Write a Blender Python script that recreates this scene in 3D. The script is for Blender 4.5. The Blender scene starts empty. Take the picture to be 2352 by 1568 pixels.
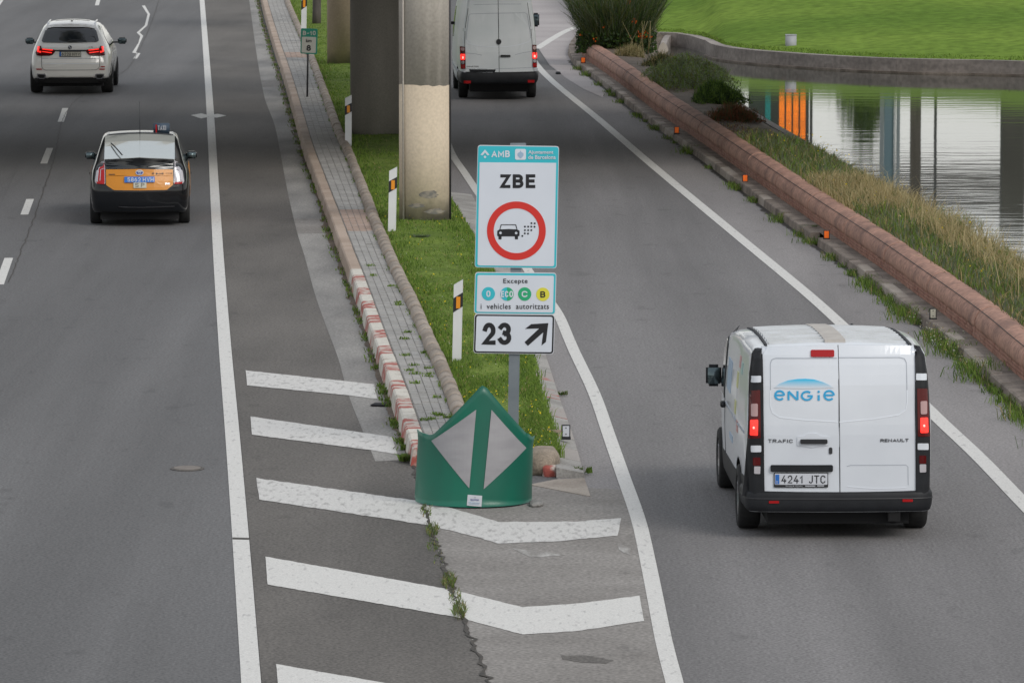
import bpy, bmesh, math, random
import numpy as np
from mathutils import Vector, Matrix

S = bpy.context.scene
COL = S.collection
R = math.radians
rnd = random.Random(7)

# ------------------------------------------------------------------ camera
F, CX, CY, HOR = 12000.0, 1176.0, 784.0, -500.0      # focal length, centre and horizon of the photograph (2352 x 1568 units)
PITCH = math.atan((CY - HOR) / F)
CAMH = math.cos(PITCH) / 0.13
cam_d = bpy.data.cameras.new('camera')
cam = bpy.data.objects.new('camera', cam_d)
COL.objects.link(cam)
cam.location = (0, 0, CAMH)
cam.rotation_euler = (math.pi / 2 - PITCH, 0, 0)
cam_d.sensor_width = 36
cam_d.lens = F / 2352 * 36
cam_d.clip_start = 0.5
cam_d.clip_end = 3000
S.camera = cam
cam_d.dof.use_dof = True
cam_d.dof.focus_distance = 58
cam_d.dof.aperture_fstop = 20.0

# ------------------------------------------------------------------ sky and sun
SUN_EL, SUN_AZ = 38, 140      # azimuth clockwise from +Y
w = bpy.data.worlds.new('World')
S.world = w
w.use_nodes = True
nt = w.node_tree
nt.nodes.clear()
wo = nt.nodes.new('ShaderNodeOutputWorld')
bg = nt.nodes.new('ShaderNodeBackground')
sky = nt.nodes.new('ShaderNodeTexSky')
sky.sky_type = 'NISHITA'
sky.sun_disc = False
sky.sun_elevation = R(SUN_EL)
sky.sun_rotation = R(SUN_AZ)
sky.dust_density = 2.0
hs = nt.nodes.new('ShaderNodeHueSaturation')
hs.inputs['Saturation'].default_value = 0.6
nt.links.new(sky.outputs[0], hs.inputs['Color'])
# a bright cloud veil over the blue: even, a little brighter towards the hazy horizon all round
tc = nt.nodes.new('ShaderNodeTexCoord'); sz_ = nt.nodes.new('ShaderNodeSeparateXYZ'); nt.links.new(tc.outputs['Generated'], sz_.inputs[0])
vr = nt.nodes.new('ShaderNodeValToRGB'); nt.links.new(sz_.outputs['Z'], vr.inputs[0])
vr.color_ramp.elements[0].position = 0.0; vr.color_ramp.elements[0].color = (1.0, .99, .93, 1)
vr.color_ramp.elements[1].position = .75; vr.color_ramp.elements[1].color = (.60, .635, .69, 1)
e_ = vr.color_ramp.elements.new(.22); e_.color = (.86, .88, .88, 1)
vs_ = nt.nodes.new('ShaderNodeVectorMath'); vs_.operation = 'SCALE'; vs_.inputs['Scale'].default_value = 10.0; nt.links.new(vr.outputs[0], vs_.inputs[0])
mxw = nt.nodes.new('ShaderNodeMix'); mxw.data_type = 'RGBA'; mxw.inputs[0].default_value = .8
nt.links.new(hs.outputs[0], mxw.inputs[6]); nt.links.new(vs_.outputs[0], mxw.inputs[7])
nt.links.new(mxw.outputs[2], bg.inputs['Color'])
bg.inputs['Strength'].default_value = 0.1
nt.links.new(bg.outputs[0], wo.inputs[0])
sl = bpy.data.lights.new('sun', 'SUN')
sl.energy = 1.5
sl.angle = R(28)
sl.color = (1.0, 0.955, 0.89)
so = bpy.data.objects.new('sun', sl)
COL.objects.link(so)
sd = Vector((math.sin(R(SUN_AZ)) * math.cos(R(SUN_EL)), math.cos(R(SUN_AZ)) * math.cos(R(SUN_EL)), math.sin(R(SUN_EL))))
so.rotation_euler = sd.to_track_quat('Z', 'Y').to_euler()
so.location = (20, -20, 60)
S.view_settings.view_transform = 'Standard'
S.view_settings.look = 'None'
S.view_settings.exposure = 0.1
S.view_settings.gamma = 1
S.view_settings.use_curve_mapping = False

# ------------------------------------------------------------------ geometry of the place
def ray(px, py):
    c, s = math.cos(PITCH), math.sin(PITCH)
    u = (CY - py) / F
    return Vector(((px - CX) / F, c + u * s, -s + u * c))
def P(px, py, z=0.0):
    d = ray(px, py)
    t = (z - CAMH) / d.z
    return Vector((d.x * t, d.y * t, z))
def V(px, py, Y0):
    d = ray(px, py)
    t = Y0 / d.y
    return (d.x * t, CAMH + d.z * t)
def crop(ox, oy, s):
    return lambda x, y: ((ox + x / s) / 1.08843, (oy + y / s) / 1.08843)
cA = crop(1740, 760, 2.6136); cC = crop(40, 20, 2.8); cE = crop(1080, 0, 5.6)
cX = crop(60, 20, 6.818); cT = crop(200, 300, 5.807)
c3 = crop(980, 920, 3.92); c5 = crop(760, 540, 2.8); c6 = crop(600, 880, 1.8964); cS = crop(1140, 340, 2.7034)
cW = crop(1600, 300, 2.45); cN = crop(640, 0, 2.6125); cK = crop(640, 0, 4.3556)
cB = crop(1400, 0, 3.92); cD = crop(1960, 0, 3.92)

def smooth(pts, step=1.0):
    """Catmull-Rom through world points, resampled at even steps."""
    pts = [Vector(p) for p in pts]
    out = []
    n = len(pts)
    for i in range(n - 1):
        p0, p1, p2, p3 = pts[max(0, i - 1)], pts[i], pts[i + 1], pts[min(n - 1, i + 2)]
        m = max(2, int((p2 - p1).length / (step * .5)))
        d = max((p2 - p1).length, 1e-6)
        t1 = (p2 - p0) * (d / max((p2 - p1).length + (p1 - p0).length, 1e-6))
        t2 = (p3 - p1) * (d / max((p2 - p1).length + (p3 - p2).length, 1e-6))
        for k in range(m):
            t = k / m
            h1 = 2*t**3 - 3*t**2 + 1; h2 = t**3 - 2*t**2 + t; h3 = -2*t**3 + 3*t**2; h4 = t**3 - t**2
            out.append(p1 * h1 + t1 * h2 + p2 * h3 + t2 * h4)
    out.append(pts[-1])
    return resample(out, step)
def resample(pts, step):
    acc = [0]
    for a, b in zip(pts, pts[1:]): acc.append(acc[-1] + (b - a).length)
    L = acc[-1]; n = max(1, int(round(L / step)))
    res = []; j = 0
    for k in range(n + 1):
        s = L * k / n
        while j < len(pts) - 2 and acc[j + 1] < s: j += 1
        t = (s - acc[j]) / max(acc[j + 1] - acc[j], 1e-9)
        res.append(pts[j].lerp(pts[j + 1], min(1, max(0, t))))
    return res
def lat(path, i):
    a, b = path[max(0, i - 1)], path[min(len(path) - 1, i + 1)]
    d = (b - a); d.z = 0; d.normalize()
    return Vector((d.y, -d.x, 0))           # to the right of travel
def offset(path, d):
    return [p + lat(path, i) * d for i, p in enumerate(path)]
def line(pxs, step=1.0, z=0.0):
    return smooth([P(x, y, z) for x, y in pxs], step)

# ------------------------------------------------------------------ materials
MATS = {}
def M(name, c, c2=None, scale=1.0, rough=.8, metal=0, bump=0, bscale=None, stretch=(1, 1, 1), coat=0, emit=None, es=0, contrast=(.35, .65),
      spec=.5, fine=None, fscale=40, detail=5, trans=0):
    m = bpy.data.materials.new(name); m.use_nodes = True
    t = m.node_tree; b = t.nodes['Principled BSDF']
    b.inputs['Roughness'].default_value = rough
    b.inputs['Metallic'].default_value = metal
    b.inputs['Coat Weight'].default_value = coat
    b.inputs['Coat Roughness'].default_value = .06
    b.inputs['Specular IOR Level'].default_value = spec
    b.inputs['Base Color'].default_value = (*c, 1)
    if emit:
        b.inputs['Emission Color'].default_value = (*emit, 1); b.inputs['Emission Strength'].default_value = es
    co = t.nodes.new('ShaderNodeTexCoord'); mp = t.nodes.new('ShaderNodeMapping')
    mp.inputs['Scale'].default_value = stretch
    t.links.new(co.outputs['Object'], mp.inputs['Vector'])
    if c2:
        n = t.nodes.new('ShaderNodeTexNoise'); n.inputs['Scale'].default_value = scale; n.inputs['Detail'].default_value = detail
        t.links.new(mp.outputs[0], n.inputs['Vector'])
        r = t.nodes.new('ShaderNodeValToRGB')
        r.color_ramp.elements[0].position = contrast[0]; r.color_ramp.elements[1].position = contrast[1]
        r.color_ramp.elements[0].color = (*c, 1); r.color_ramp.elements[1].color = (*c2, 1)
        t.links.new(n.outputs[0], r.inputs[0])
        last = r.outputs[0]
        if name.startswith('asphalt') or name.startswith('nose'):
            for (sc_, st_, lo, hi, k_) in ((.55, (1, .05, 1), .52, .66, .84), (2.3, (1, .5, 1), .60, .68, .82), (.12, (1, .6, 1), .35, .65, .88), (9, (1, .4, 1), .70, .74, 1.35)):
                m3 = t.nodes.new('ShaderNodeMapping'); m3.inputs['Scale'].default_value = st_; m3.inputs['Location'].default_value = (sc_ * 7, 3, 0); t.links.new(co.outputs['Object'], m3.inputs['Vector'])
                n3 = t.nodes.new('ShaderNodeTexNoise'); n3.inputs['Scale'].default_value = sc_; n3.inputs['Detail'].default_value = 8; n3.inputs['Roughness'].default_value = .6; t.links.new(m3.outputs[0], n3.inputs['Vector'])
                r3 = t.nodes.new('ShaderNodeMapRange'); r3.inputs[1].default_value = lo; r3.inputs[2].default_value = hi; r3.inputs[3].default_value = 1; r3.inputs[4].default_value = k_; t.links.new(n3.outputs[0], r3.inputs[0])
                x3 = t.nodes.new('ShaderNodeVectorMath'); x3.operation = 'SCALE'; t.links.new(last, x3.inputs[0]); t.links.new(r3.outputs[0], x3.inputs['Scale']); last = x3.outputs[0]
        if fine:
            n2 = t.nodes.new('ShaderNodeTexNoise'); n2.inputs['Scale'].default_value = fscale; n2.inputs['Detail'].default_value = 2
            t.links.new(co.outputs['Object'], n2.inputs['Vector'])
            mr = t.nodes.new('ShaderNodeMapRange'); mr.inputs[1].default_value = .3; mr.inputs[2].default_value = .7
            mr.inputs[3].default_value = 1 - fine; mr.inputs[4].default_value = 1 + fine
            t.links.new(n2.outputs[0], mr.inputs[0])
            mx = t.nodes.new('ShaderNodeVectorMath'); mx.operation = 'SCALE'
            t.links.new(last, mx.inputs[0]); t.links.new(mr.outputs[0], mx.inputs['Scale'])
            last = mx.outputs[0]
        t.links.new(last, b.inputs['Base Color'])
    if bump:
        n = t.nodes.new('ShaderNodeTexNoise'); n.inputs['Scale'].default_value = bscale or scale * 4; n.inputs['Detail'].default_value = 4
        t.links.new(mp.outputs[0], n.inputs['Vector'])
        bn = t.nodes.new('ShaderNodeBump'); bn.inputs['Strength'].default_value = bump; bn.inputs['Distance'].default_value = .01
        t.links.new(n.outputs[0], bn.inputs['Height']); t.links.new(bn.outputs[0], b.inputs['Normal'])
    MATS[name] = m
    return m
def worn(name, paint, under, amount=.5, scale=3, sharp=.06, stretch=(1, 1, 1), grain=.15, fs=45):
    """paint chipped away by noise from what lies under it"""
    m = M(name, paint, under, scale=scale, rough=.75, contrast=(amount - sharp, amount + sharp), stretch=stretch, fine=grain, fscale=fs, detail=10)
    return m

asph_l = M('asphalt_grey', (.108, .107, .109), (.152, .15, .152), scale=.9, rough=.9, stretch=(1, .035, 1), fine=.33, fscale=32, contrast=(.3, .7), bump=.4, bscale=60)
asph_r = M('asphalt_light_grey', (.145, .14, .14), (.21, .202, .202), scale=.8, rough=.9, stretch=(1, .04, 1), fine=.33, fscale=32, contrast=(.3, .7), bump=.4, bscale=60)
asph_g = M('asphalt_brownish', (.104, .096, .088), (.14, .129, .118), scale=.7, rough=.9, stretch=(1, .3, 1), fine=.4, fscale=32, bump=.5, bscale=60)
asph_s = M('asphalt_shoulder', (.22, .208, .207), (.275, .26, .258), scale=.9, rough=.9, stretch=(1, .1, 1), fine=.28, fscale=34, bump=.4, bscale=60)
conc_n = M('nose_concrete', (.20, .186, .172), (.30, .282, .265), scale=.9, rough=.9, stretch=(.6, 1, 1), fine=.3, fscale=26, contrast=(.25, .75), bump=.4, bscale=50)
conc_b = M('branch_road_concrete', (.34, .31, .31), (.42, .39, .385), scale=.5, rough=.9, stretch=(.5, 1, 1), fine=.15)
gutter_m = M('gutter_concrete', (.17, .165, .16), (.29, .28, .265), scale=1.3, rough=.9, stretch=(1, .25, 1), fine=.3, fscale=30, contrast=(.3, .62))
paint_w = worn('road_paint_white', (.62, .61, .585), (.42, .41, .40), .66, 18, .07, (1, .25, 1), .14, 60)
paint_worn = worn('road_paint_worn', (.58, .57, .55), (.34, .33, .32), .62, 16, .09, (1, .25, 1), .16, 60)
paint_old = worn('road_paint_scuffed', (.5, .49, .47), (.24, .225, .21), .42, 6, .1, (1, .2, 1), .2, 60)
kerb_c = M('kerb_concrete', (.26, .22, .185), (.37, .325, .28), scale=1.7, fine=.15, fscale=40, bump=.5, bscale=30)
kerb_g = M('kerb_grey', (.25, .238, .222), (.36, .345, .325), scale=1.7, fine=.2, fscale=40)
kerb_b = M('kerb_brown', (.33, .25, .195), (.43, .34, .275), scale=.9, fine=.14, fscale=40, bump=.4, bscale=30)
kerb_w = worn('kerb_white_paint', (.58, .55, .49), (.38, .33, .28), .62, 4, .08)
kerb_r = worn('kerb_red_paint', (.36, .085, .065), (.50, .44, .39), .5, 5, .05)
kerb_ry = worn('kerb_faded_red_paint', (.33, .30, .28), (.38, .11, .085), .62, 3.5, .04)
kerb_dark = M('kerb_mossy', (.13, .105, .085), (.27, .225, .19), scale=2.2, fine=.25, fscale=30, bump=.6, bscale=30)
tile_m = M('paver_grey', (.27, .262, .25), (.35, .338, .322), scale=2.0, fine=.15, fscale=40)
tile_m2 = M('paver_pale', (.285, .277, .265), (.36, .35, .335), scale=2.0, fine=.15, fscale=40)
tile_bed = M('paver_joint_dirt', (.16, .155, .14), (.22, .21, .195), scale=6)
slab_m = M('slab_pinkish', (.32, .235, .19), (.40, .30, .25), scale=1.3, fine=.12, fscale=40)
coping_m = M('coping_brown', (.25, .205, .165), (.37, .315, .265), scale=2.2, fine=.18, fscale=30, bump=.5, bscale=20)
red_m = M('coping_terracotta', (.21, .118, .09), (.385, .215, .158), scale=1.5, stretch=(1, 1, .5), fine=.3, fscale=14, contrast=(.28, .56), bump=.7, bscale=22, detail=9)
brick_m = M('brick_red', (.26, .12, .085), (.36, .19, .14), scale=3, fine=.25, fscale=20)
mortar_m = M('mortar', (.23, .2, .175), (.30, .27, .24), scale=4)
soil_m = M('soil', (.085, .062, .042), (.14, .105, .075), scale=1.5, bump=.8, bscale=12, fine=.3, fscale=14)
turf_m = M('turf', (.10, .15, .03), (.16, .22, .045), scale=1.2, rough=1, bump=1, bscale=18, fine=.3, fscale=14, spec=.1)
lawn_m = M('lawn_grass', (.105, .18, .028), (.165, .25, .042), scale=.16, rough=1, bump=1, bscale=7, fine=.22, fscale=3.2, spec=.05, detail=8, stretch=(.8, 1.0, 1))
pond_wall_m = M('pond_wall_concrete', (.20, .175, .16), (.31, .275, .25), scale=.6, stretch=(.5, 1, 4), fine=.2, fscale=8, bump=.3)
pillar_m = M('pillar_concrete', (.39, .36, .32), (.45, .415, .37), scale=.9, stretch=(1, 1, .4), fine=.1, fscale=22)
pillar_paint = M('pillar_cream_paint', (.46, .385, .285), (.52, .44, .335), scale=.8, stretch=(1, 1, .35), fine=.07, fscale=22)
pillar_dirt = M('pillar_grimy', (.24, .21, .17), (.41, .345, .265), scale=1.8, stretch=(1, 1, 1.3), fine=.12, fscale=22)
def grimy(name, c1, c2, dirt, h):
    m = M(name, c1, c2, scale=.9, stretch=(1, 1, .35), fine=.08, fscale=22); t = m.node_tree; b = t.nodes['Principled BSDF']
    src = b.inputs['Base Color'].links[0].from_socket
    co = t.nodes.new('ShaderNodeTexCoord'); sp = t.nodes.new('ShaderNodeSeparateXYZ'); t.links.new(co.outputs['Object'], sp.inputs[0])
    n = t.nodes.new('ShaderNodeTexNoise'); n.inputs['Scale'].default_value = 2.2; n.inputs['Detail'].default_value = 6; t.links.new(co.outputs['Object'], n.inputs['Vector'])
    ma = t.nodes.new('ShaderNodeMath'); ma.operation = 'MULTIPLY_ADD'; ma.inputs[1].default_value = 1.7; t.links.new(n.outputs[0], ma.inputs[0]); 
    m2 = t.nodes.new('ShaderNodeMath'); m2.operation = 'MULTIPLY'; m2.inputs[1].default_value = -1 / h; t.links.new(sp.outputs['Z'], m2.inputs[0]); t.links.new(m2.outputs[0], ma.inputs[2])
    mr = t.nodes.new('ShaderNodeMapRange'); mr.inputs[1].default_value = -.35; mr.inputs[2].default_value = .55; t.links.new(ma.outputs[0], mr.inputs[0])
    mx = t.nodes.new('ShaderNodeMix'); mx.data_type = 'RGBA'; mx.inputs[7].default_value = (*dirt, 1); t.links.new(mr.outputs[0], mx.inputs[0]); t.links.new(src, mx.inputs[6]); t.links.new(mx.outputs[2], b.inputs['Base Color'])
    return m
pillar_cream = grimy('pillar_cream_paint_grimy', (.52, .435, .325), (.585, .495, .375), (.16, .14, .12), .55)
pillar_tan2 = grimy('pillar_tan_grimy', (.36, .285, .205), (.44, .355, .265), (.17, .15, .13), .45)
pillar_tan = M('pillar_tan_concrete', (.36, .285, .205), (.44, .355, .265), scale=2.2, stretch=(1, 1, .12), fine=.1)
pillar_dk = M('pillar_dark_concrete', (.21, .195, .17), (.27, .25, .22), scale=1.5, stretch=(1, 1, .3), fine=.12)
deck_m = M('deck_concrete', (.24, .235, .22), (.30, .29, .27), scale=.6)
steel_m = M('galvanised_steel', (.17, .195, .22), (.22, .25, .275), scale=3, rough=.55, metal=.2)
steel_d = M('dark_steel', (.05, .05, .055), rough=.5, metal=.5)
bark_m = M('bark', (.06, .052, .048), (.11, .095, .085), scale=6, stretch=(1, 1, .3), bump=.8)
white_pl = M('white_post_plastic', (.66, .67, .68), (.6, .61, .62), scale=3, rough=.5)
black_pl = M('black_plastic', (.014, .015, .018), rough=.5)
char_pl = M('charcoal_plastic', (.010, .011, .0135), (.015, .0165, .02), scale=6, rough=.55, spec=.3)
amber = M('amber_reflector', (.75, .27, .01), rough=.35, coat=.5)
orange_r = M('glowing_orange_reflector', (.85, .14, .01), rough=.35, coat=.5, emit=(1, .2, .01), es=.12)  # weak glow added to a reflector that has no lamp
sign_w = M('sign_white', (.66, .70, .77), (.63, .67, .74), scale=2, rough=.35, coat=.2)
sign_back = M('sign_back_white', (.6, .62, .66), rough=.5)
sign_teal = M('sign_turquoise', (.035, .48, .57), rough=.35, coat=.2)
sign_red = M('sign_red', (.62, .03, .022), rough=.35, coat=.2)
sign_blk = M('sign_black', (.012, .012, .016), rough=.4)
sign_grn = M('sign_green', (.02, .38, .17), rough=.4)
sign_yel = M('sign_yellow', (.70, .66, .06), rough=.4)
sign_dgrn = M('sign_dark_green', (.008, .18, .125), rough=.4)
sign_grey = M('sign_cream_grey', (.40, .40, .36), rough=.5)
marker_g = M('marker_green', (.002, .135, .085), (.012, .10, .07), scale=2.2, contrast=(.4, .75), detail=8, stretch=(1, 1, .5), rough=.42, coat=.1)
marker_s = M('marker_grey_reflector', (.29, .285, .30), (.34, .335, .35), scale=3, rough=.4, stretch=(1, 1, 3))
paint_white = M('car_paint_white', (.68, .715, .77), (.60, .635, .69), scale=.9, rough=.3, coat=.6)
paint_dirty = M('van_paint_dusty_white', (.62, .66, .68), (.70, .73, .75), scale=1.6, rough=.4, coat=.25)
paint_pearl = M('car_paint_pearl', (.74, .73, .70), rough=.25, coat=.8)
paint_black = M('car_paint_black', (.005, .006, .008), rough=.14, coat=.35, spec=.35)
paint_yell = M('taxi_paint_yellow', (.56, .21, .006), rough=.38, coat=.15)
seam_m = M('panel_gap', (.03, .032, .036), rough=.8)
seam_g = M('crease_shade_and_trim', (.36, .39, .44), rough=.5)  # grey shade painted along pressed edges; also colours rails and strips
crease_l = M('panel_crease_highlight', (.74, .78, .84), rough=.35, coat=.5)  # highlight painted along the lower pressed edges
glass_m = M('dark_glass', (.012, .016, .02), rough=.05, coat=.6)
glass_l = M('bright_window_glass', (.62, .66, .64), rough=.04, coat=1, metal=.75)
tyre_m = M('tyre_rubber', (.012, .012, .013), (.02, .02, .02), scale=20, rough=.85)
rim_m = M('rim_alloy', (.3, .3, .32), rough=.3, metal=.9)
under_m = M('underbody_black', (.006, .006, .007), rough=.9)
lamp_dr = M('lamp_dark_red', (.085, .004, .005), rough=.2, coat=.2, spec=.3)
lamp_red = M('lamp_red', (.36, .006, .008), rough=.25, coat=.2, spec=.3)
lamp_on = M('lamp_lit_red', (.8, .02, .015), rough=.2, coat=.5, emit=(1, .03, .02), es=1.1)
lamp_hot = M('lamp_bulb', (1, .3, .25), rough=.2, emit=(1, .35, .3), es=1.6)
lamp_cl = M('lamp_clear', (.45, .43, .46), rough=.12, coat=1)
lamp_pk = M('lamp_pink_clear', (.42, .25, .25), rough=.12, coat=1)
chrome = M('chrome', (.6, .6, .62), rough=.15, metal=1)
plate_w = M('plate_white', (.55, .57, .62), rough=.4)
plate_c = M('plate_cream', (.47, .46, .38), rough=.4)
plate_b = M('plate_blue', (.02, .14, .48), rough=.4)
blue_logo = M('logo_blue', (.03, .36, .66), rough=.4)
blue_pale = M('decal_pale_blue', (.32, .45, .6), rough=.4)
roof_dusty = M('roof_dusty', (.42, .39, .36), (.50, .47, .43), scale=5, rough=.8)
roof_rib = M('roof_rib', (.52, .53, .53), (.62, .64, .66), scale=4, rough=.5)
mirror_g = M('mirror_glass', (.12, .16, .17), rough=.05, metal=.6)
stone_m = M('rough_stone', (.20, .165, .125), (.33, .27, .21), scale=5, bump=1, bscale=20, fine=.2)
pale_stone = M('pale_stone', (.52, .47, .41), (.6, .55, .5), scale=3)
cabinet_m = M('cabinet_grey', (.38, .39, .42), rough=.6)
rubber_m = M('rubber_strip', (.012, .013, .016), rough=.8)
rust_m = M('cover_rust', (.16, .14, .125), (.21, .185, .165), scale=8, rough=.8)
crack_m = M('crack_dirt', (.035, .032, .028), (.07, .06, .05), scale=9)

def GM(name, c, tr=.35):
    m = bpy.data.materials.new(name); m.use_nodes = True
    t = m.node_tree; b = t.nodes['Principled BSDF']
    b.inputs['Roughness'].default_value = .7; b.inputs['Specular IOR Level'].default_value = .2
    b.inputs['Base Color'].default_value = (*c, 1)
    d = t.nodes.new('ShaderNodeBsdfTranslucent'); d.inputs[0].default_value = (*[min(1, x * 1.3) for x in c], 1)
    mx = t.nodes.new('ShaderNodeMixShader'); mx.inputs[0].default_value = tr
    t.links.new(b.outputs[0], mx.inputs[1]); t.links.new(d.outputs[0], mx.inputs[2])
    t.links.new(mx.outputs[0], t.nodes['Material Output'].inputs[0])
    return m
gr1 = GM('blade_green', (.135, .215, .042)); gr2 = GM('blade_bright', (.18, .27, .045)); gr3 = GM('blade_dark', (.065, .12, .02))
gr4 = GM('blade_dry', (.34, .27, .13)); gr5 = GM('blade_straw', (.43, .36, .2)); gr6 = GM('blade_olive', (.12, .13, .045))
gr7 = GM('leaf_greygreen', (.15, .18, .115)); gr8 = GM('leaf_reddish', (.15, .06, .03)); gr9 = GM('leaf_darkgreen', (.04, .068, .028))
yel = GM('petal_yellow', (.75, .58, .03)); org = GM('petal_orange', (.6, .1, .01)); wht = GM('petal_white', (.5, .5, .4))

# ------------------------------------------------------------------ mesh helpers
def link(name, me, mat=None, parent=None, smooth_=False, kind=None):
    o = bpy.data.objects.new(name, me); COL.objects.link(o)
    if mat is not None and not me.materials: me.materials.append(mat)
    if parent is not None: o.parent = parent
    if smooth_:
        me.polygons.foreach_set('use_smooth', [True] * len(me.polygons))
    if kind: o['kind'] = kind
    return o
def mk(name, vs, fs, mat, parent=None, smooth_=False, kind=None):
    me = bpy.data.meshes.new(name); me.from_pydata([tuple(v) for v in vs], [], fs); me.update()
    return link(name, me, mat, parent, smooth_, kind)
def tag(o, label, cat, group=None, kind=None):
    if label: o['label'] = label
    if cat: o['category'] = cat
    if group: o['group'] = group
    if kind: o['kind'] = kind
    return o
def empty(name, loc, rz=0, label=None, cat=None, group=None):
    o = bpy.data.objects.new(name, None); COL.objects.link(o)
    o.location = loc; o.rotation_euler = (0, 0, rz); o.empty_display_size = .3
    return tag(o, label, cat, group)
def ribbon(name, a, b, z, mat, parent=None, kind=None):
    n = min(len(a), len(b))
    vs = [(p.x, p.y, z) for p in a[:n]] + [(p.x, p.y, z) for p in b[:n]]
    fs = [(i, n + i, n + i + 1, i + 1) for i in range(n - 1)]
    return mk(name, vs, fs, mat, parent, kind=kind)
def band(name, path, w, z, mat, parent=None, kind=None):
    return ribbon(name, offset(path, -w / 2), offset(path, w / 2), z, mat, parent, kind)
def poly(name, pts, z, mat, parent=None, kind=None):
    return mk(name, [(p.x, p.y, z) for p in pts], [tuple(range(len(pts)))], mat, parent, kind=kind)
def prism(name, pts, z0, z1, mat, parent=None, smooth_=False):
    n = len(pts)
    vs = [(p[0], p[1], z0) for p in pts] + [(p[0], p[1], z1) for p in pts]
    fs = [tuple(range(n))[::-1], tuple(range(n, 2 * n))] + [(i, (i + 1) % n, n + (i + 1) % n, n + i) for i in range(n)]
    return mk(name, vs, fs, mat, parent, smooth_)
def box(name, x0, x1, y0, y1, z0, z1, mat, parent=None, bev=0):
    bm = bmesh.new(); bmesh.ops.create_cube(bm, size=1)
    for v in bm.verts:
        v.co = Vector(((x0 + x1) / 2 + v.co.x * (x1 - x0), (y0 + y1) / 2 + v.co.y * (y1 - y0), (z0 + z1) / 2 + v.co.z * (z1 - z0)))
    if bev: bmesh.ops.bevel(bm, geom=bm.edges[:], offset=bev, segments=2, affect='EDGES')
    me = bpy.data.meshes.new(name); bm.to_mesh(me); bm.free()
    return link(name, me, mat, parent, bool(bev))
def tube(name, pts, r, mat, parent=None, n=8, r2=None):
    vs, fs = [], []
    m = len(pts)
    for i, p in enumerate(pts):
        p = Vector(p)
        a, b = Vector(pts[max(0, i - 1)]), Vector(pts[min(m - 1, i + 1)])
        d = (b - a).normalized()
        u = d.orthogonal().normalized() if abs(d.z) > .9 else d.cross(Vector((0, 0, 1))).normalized()
        v = d.cross(u)
        rr_ = r if r2 is None else r + (r2 - r) * i / max(1, m - 1)
        for k in range(n):
            t = 2 * math.pi * k / n
            vs.append(p + u * (math.cos(t) * rr_) + v * (math.sin(t) * rr_))
    for i in range(m - 1):
        for k in range(n):
            fs.append((i * n + k, i * n + (k + 1) % n, (i + 1) * n + (k + 1) % n, (i + 1) * n + k))
    fs += [tuple(range(n))[::-1], tuple(range((m - 1) * n, m * n))]
    o = mk(name, vs, fs, mat, parent, True)
    return o
def sweep(name, prof, path, mat, parent=None, smooth_=False, jit=0, closed=True, ends=True):
    """profile [(offset to the right, z)] carried along a path"""
    n = len(prof); vs, fs = [], []
    for i, p in enumerate(path):
        l = lat(path, i)
        for (o_, z) in prof:
            vs.append(p + l * (o_ + rnd.uniform(-jit, jit)) + Vector((0, 0, z + rnd.uniform(-jit, jit))))
    for i in range(len(path) - 1):
        for k in range(n if closed else n - 1):
            fs.append((i * n + k, i * n + (k + 1) % n, (i + 1) * n + (k + 1) % n, (i + 1) * n + k))
    if closed and ends:
        fs += [tuple(range(n))[::-1], tuple(range((len(path) - 1) * n, len(path) * n))]
    return mk(name, vs, fs, mat, parent, smooth_)
def subpath(path, s0, s1, n=2):
    acc = [0]
    for a, b in zip(path, path[1:]): acc.append(acc[-1] + (b - a).length)
    out = []
    for k in range(n):
        s = s0 + (s1 - s0) * k / (n - 1)
        j = 0
        lo, hi = 0, len(path) - 2
        while lo < hi:
            mid = (lo + hi + 1) // 2
            if acc[mid] <= s: lo = mid
            else: hi = mid - 1
        j = lo
        t = (s - acc[j]) / max(acc[j + 1] - acc[j], 1e-9)
        out.append(path[j] + (path[j + 1] - path[j]) * t)
    return out
def length(path): return sum((b - a).length for a, b in zip(path, path[1:]))

def rrect(x0, y0, x1, y1, r, n=5):
    pts = []
    sx, sy = (1 if x1 > x0 else -1), (1 if y1 > y0 else -1)
    for (cx, cy, a0) in ((x1 - r * sx, y1 - r * sy, 0), (x0 + r * sx, y1 - r * sy, 90), (x0 + r * sx, y0 + r * sy, 180), (x1 - r * sx, y0 + r * sy, 270)):
        for k in range(n + 1):
            a = R(a0 + 90 * k / n)
            pts.append((cx + math.cos(a) * r * sx, cy + math.sin(a) * r * sy))
    return pts
def rpoly(pts, r, n=4):
    out = []
    m = len(pts)
    for i in range(m):
        p = Vector(pts[i]); a = Vector(pts[i - 1]); b = Vector(pts[(i + 1) % m])
        ra = r[i] if isinstance(r, (list, tuple)) else r
        ra = min(ra, (a - p).length * .45, (b - p).length * .45)
        A = p + (a - p).normalized() * ra; B = p + (b - p).normalized() * ra
        for k in range(n + 1):
            t = k / n
            out.append(tuple(A * (1 - t) ** 2 + p * 2 * t * (1 - t) + B * t * t))
    return out
def ell(cx, cy, rx, ry, n=28, a0=0, a1=360):
    return [(cx + rx * math.cos(R(a0 + (a1 - a0) * k / n)), cy + ry * math.sin(R(a0 + (a1 - a0) * k / n))) for k in range(n + (0 if a1 - a0 == 360 else 1))]
class Strip(list): pass
def stroke(pts, w_):
    """a polyline given width, as a polygon"""
    L, Rr = [], []
    for i, p in enumerate(pts):
        a = Vector(pts[max(0, i - 1)]); b = Vector(pts[min(len(pts) - 1, i + 1)])
        d = (b - a).normalized(); nrm = Vector((-d.y, d.x)) * (w_ / 2)
        L.append(tuple(Vector(p) + nrm)); Rr.append(tuple(Vector(p) - nrm))
    return Strip(L + Rr[::-1])

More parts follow.
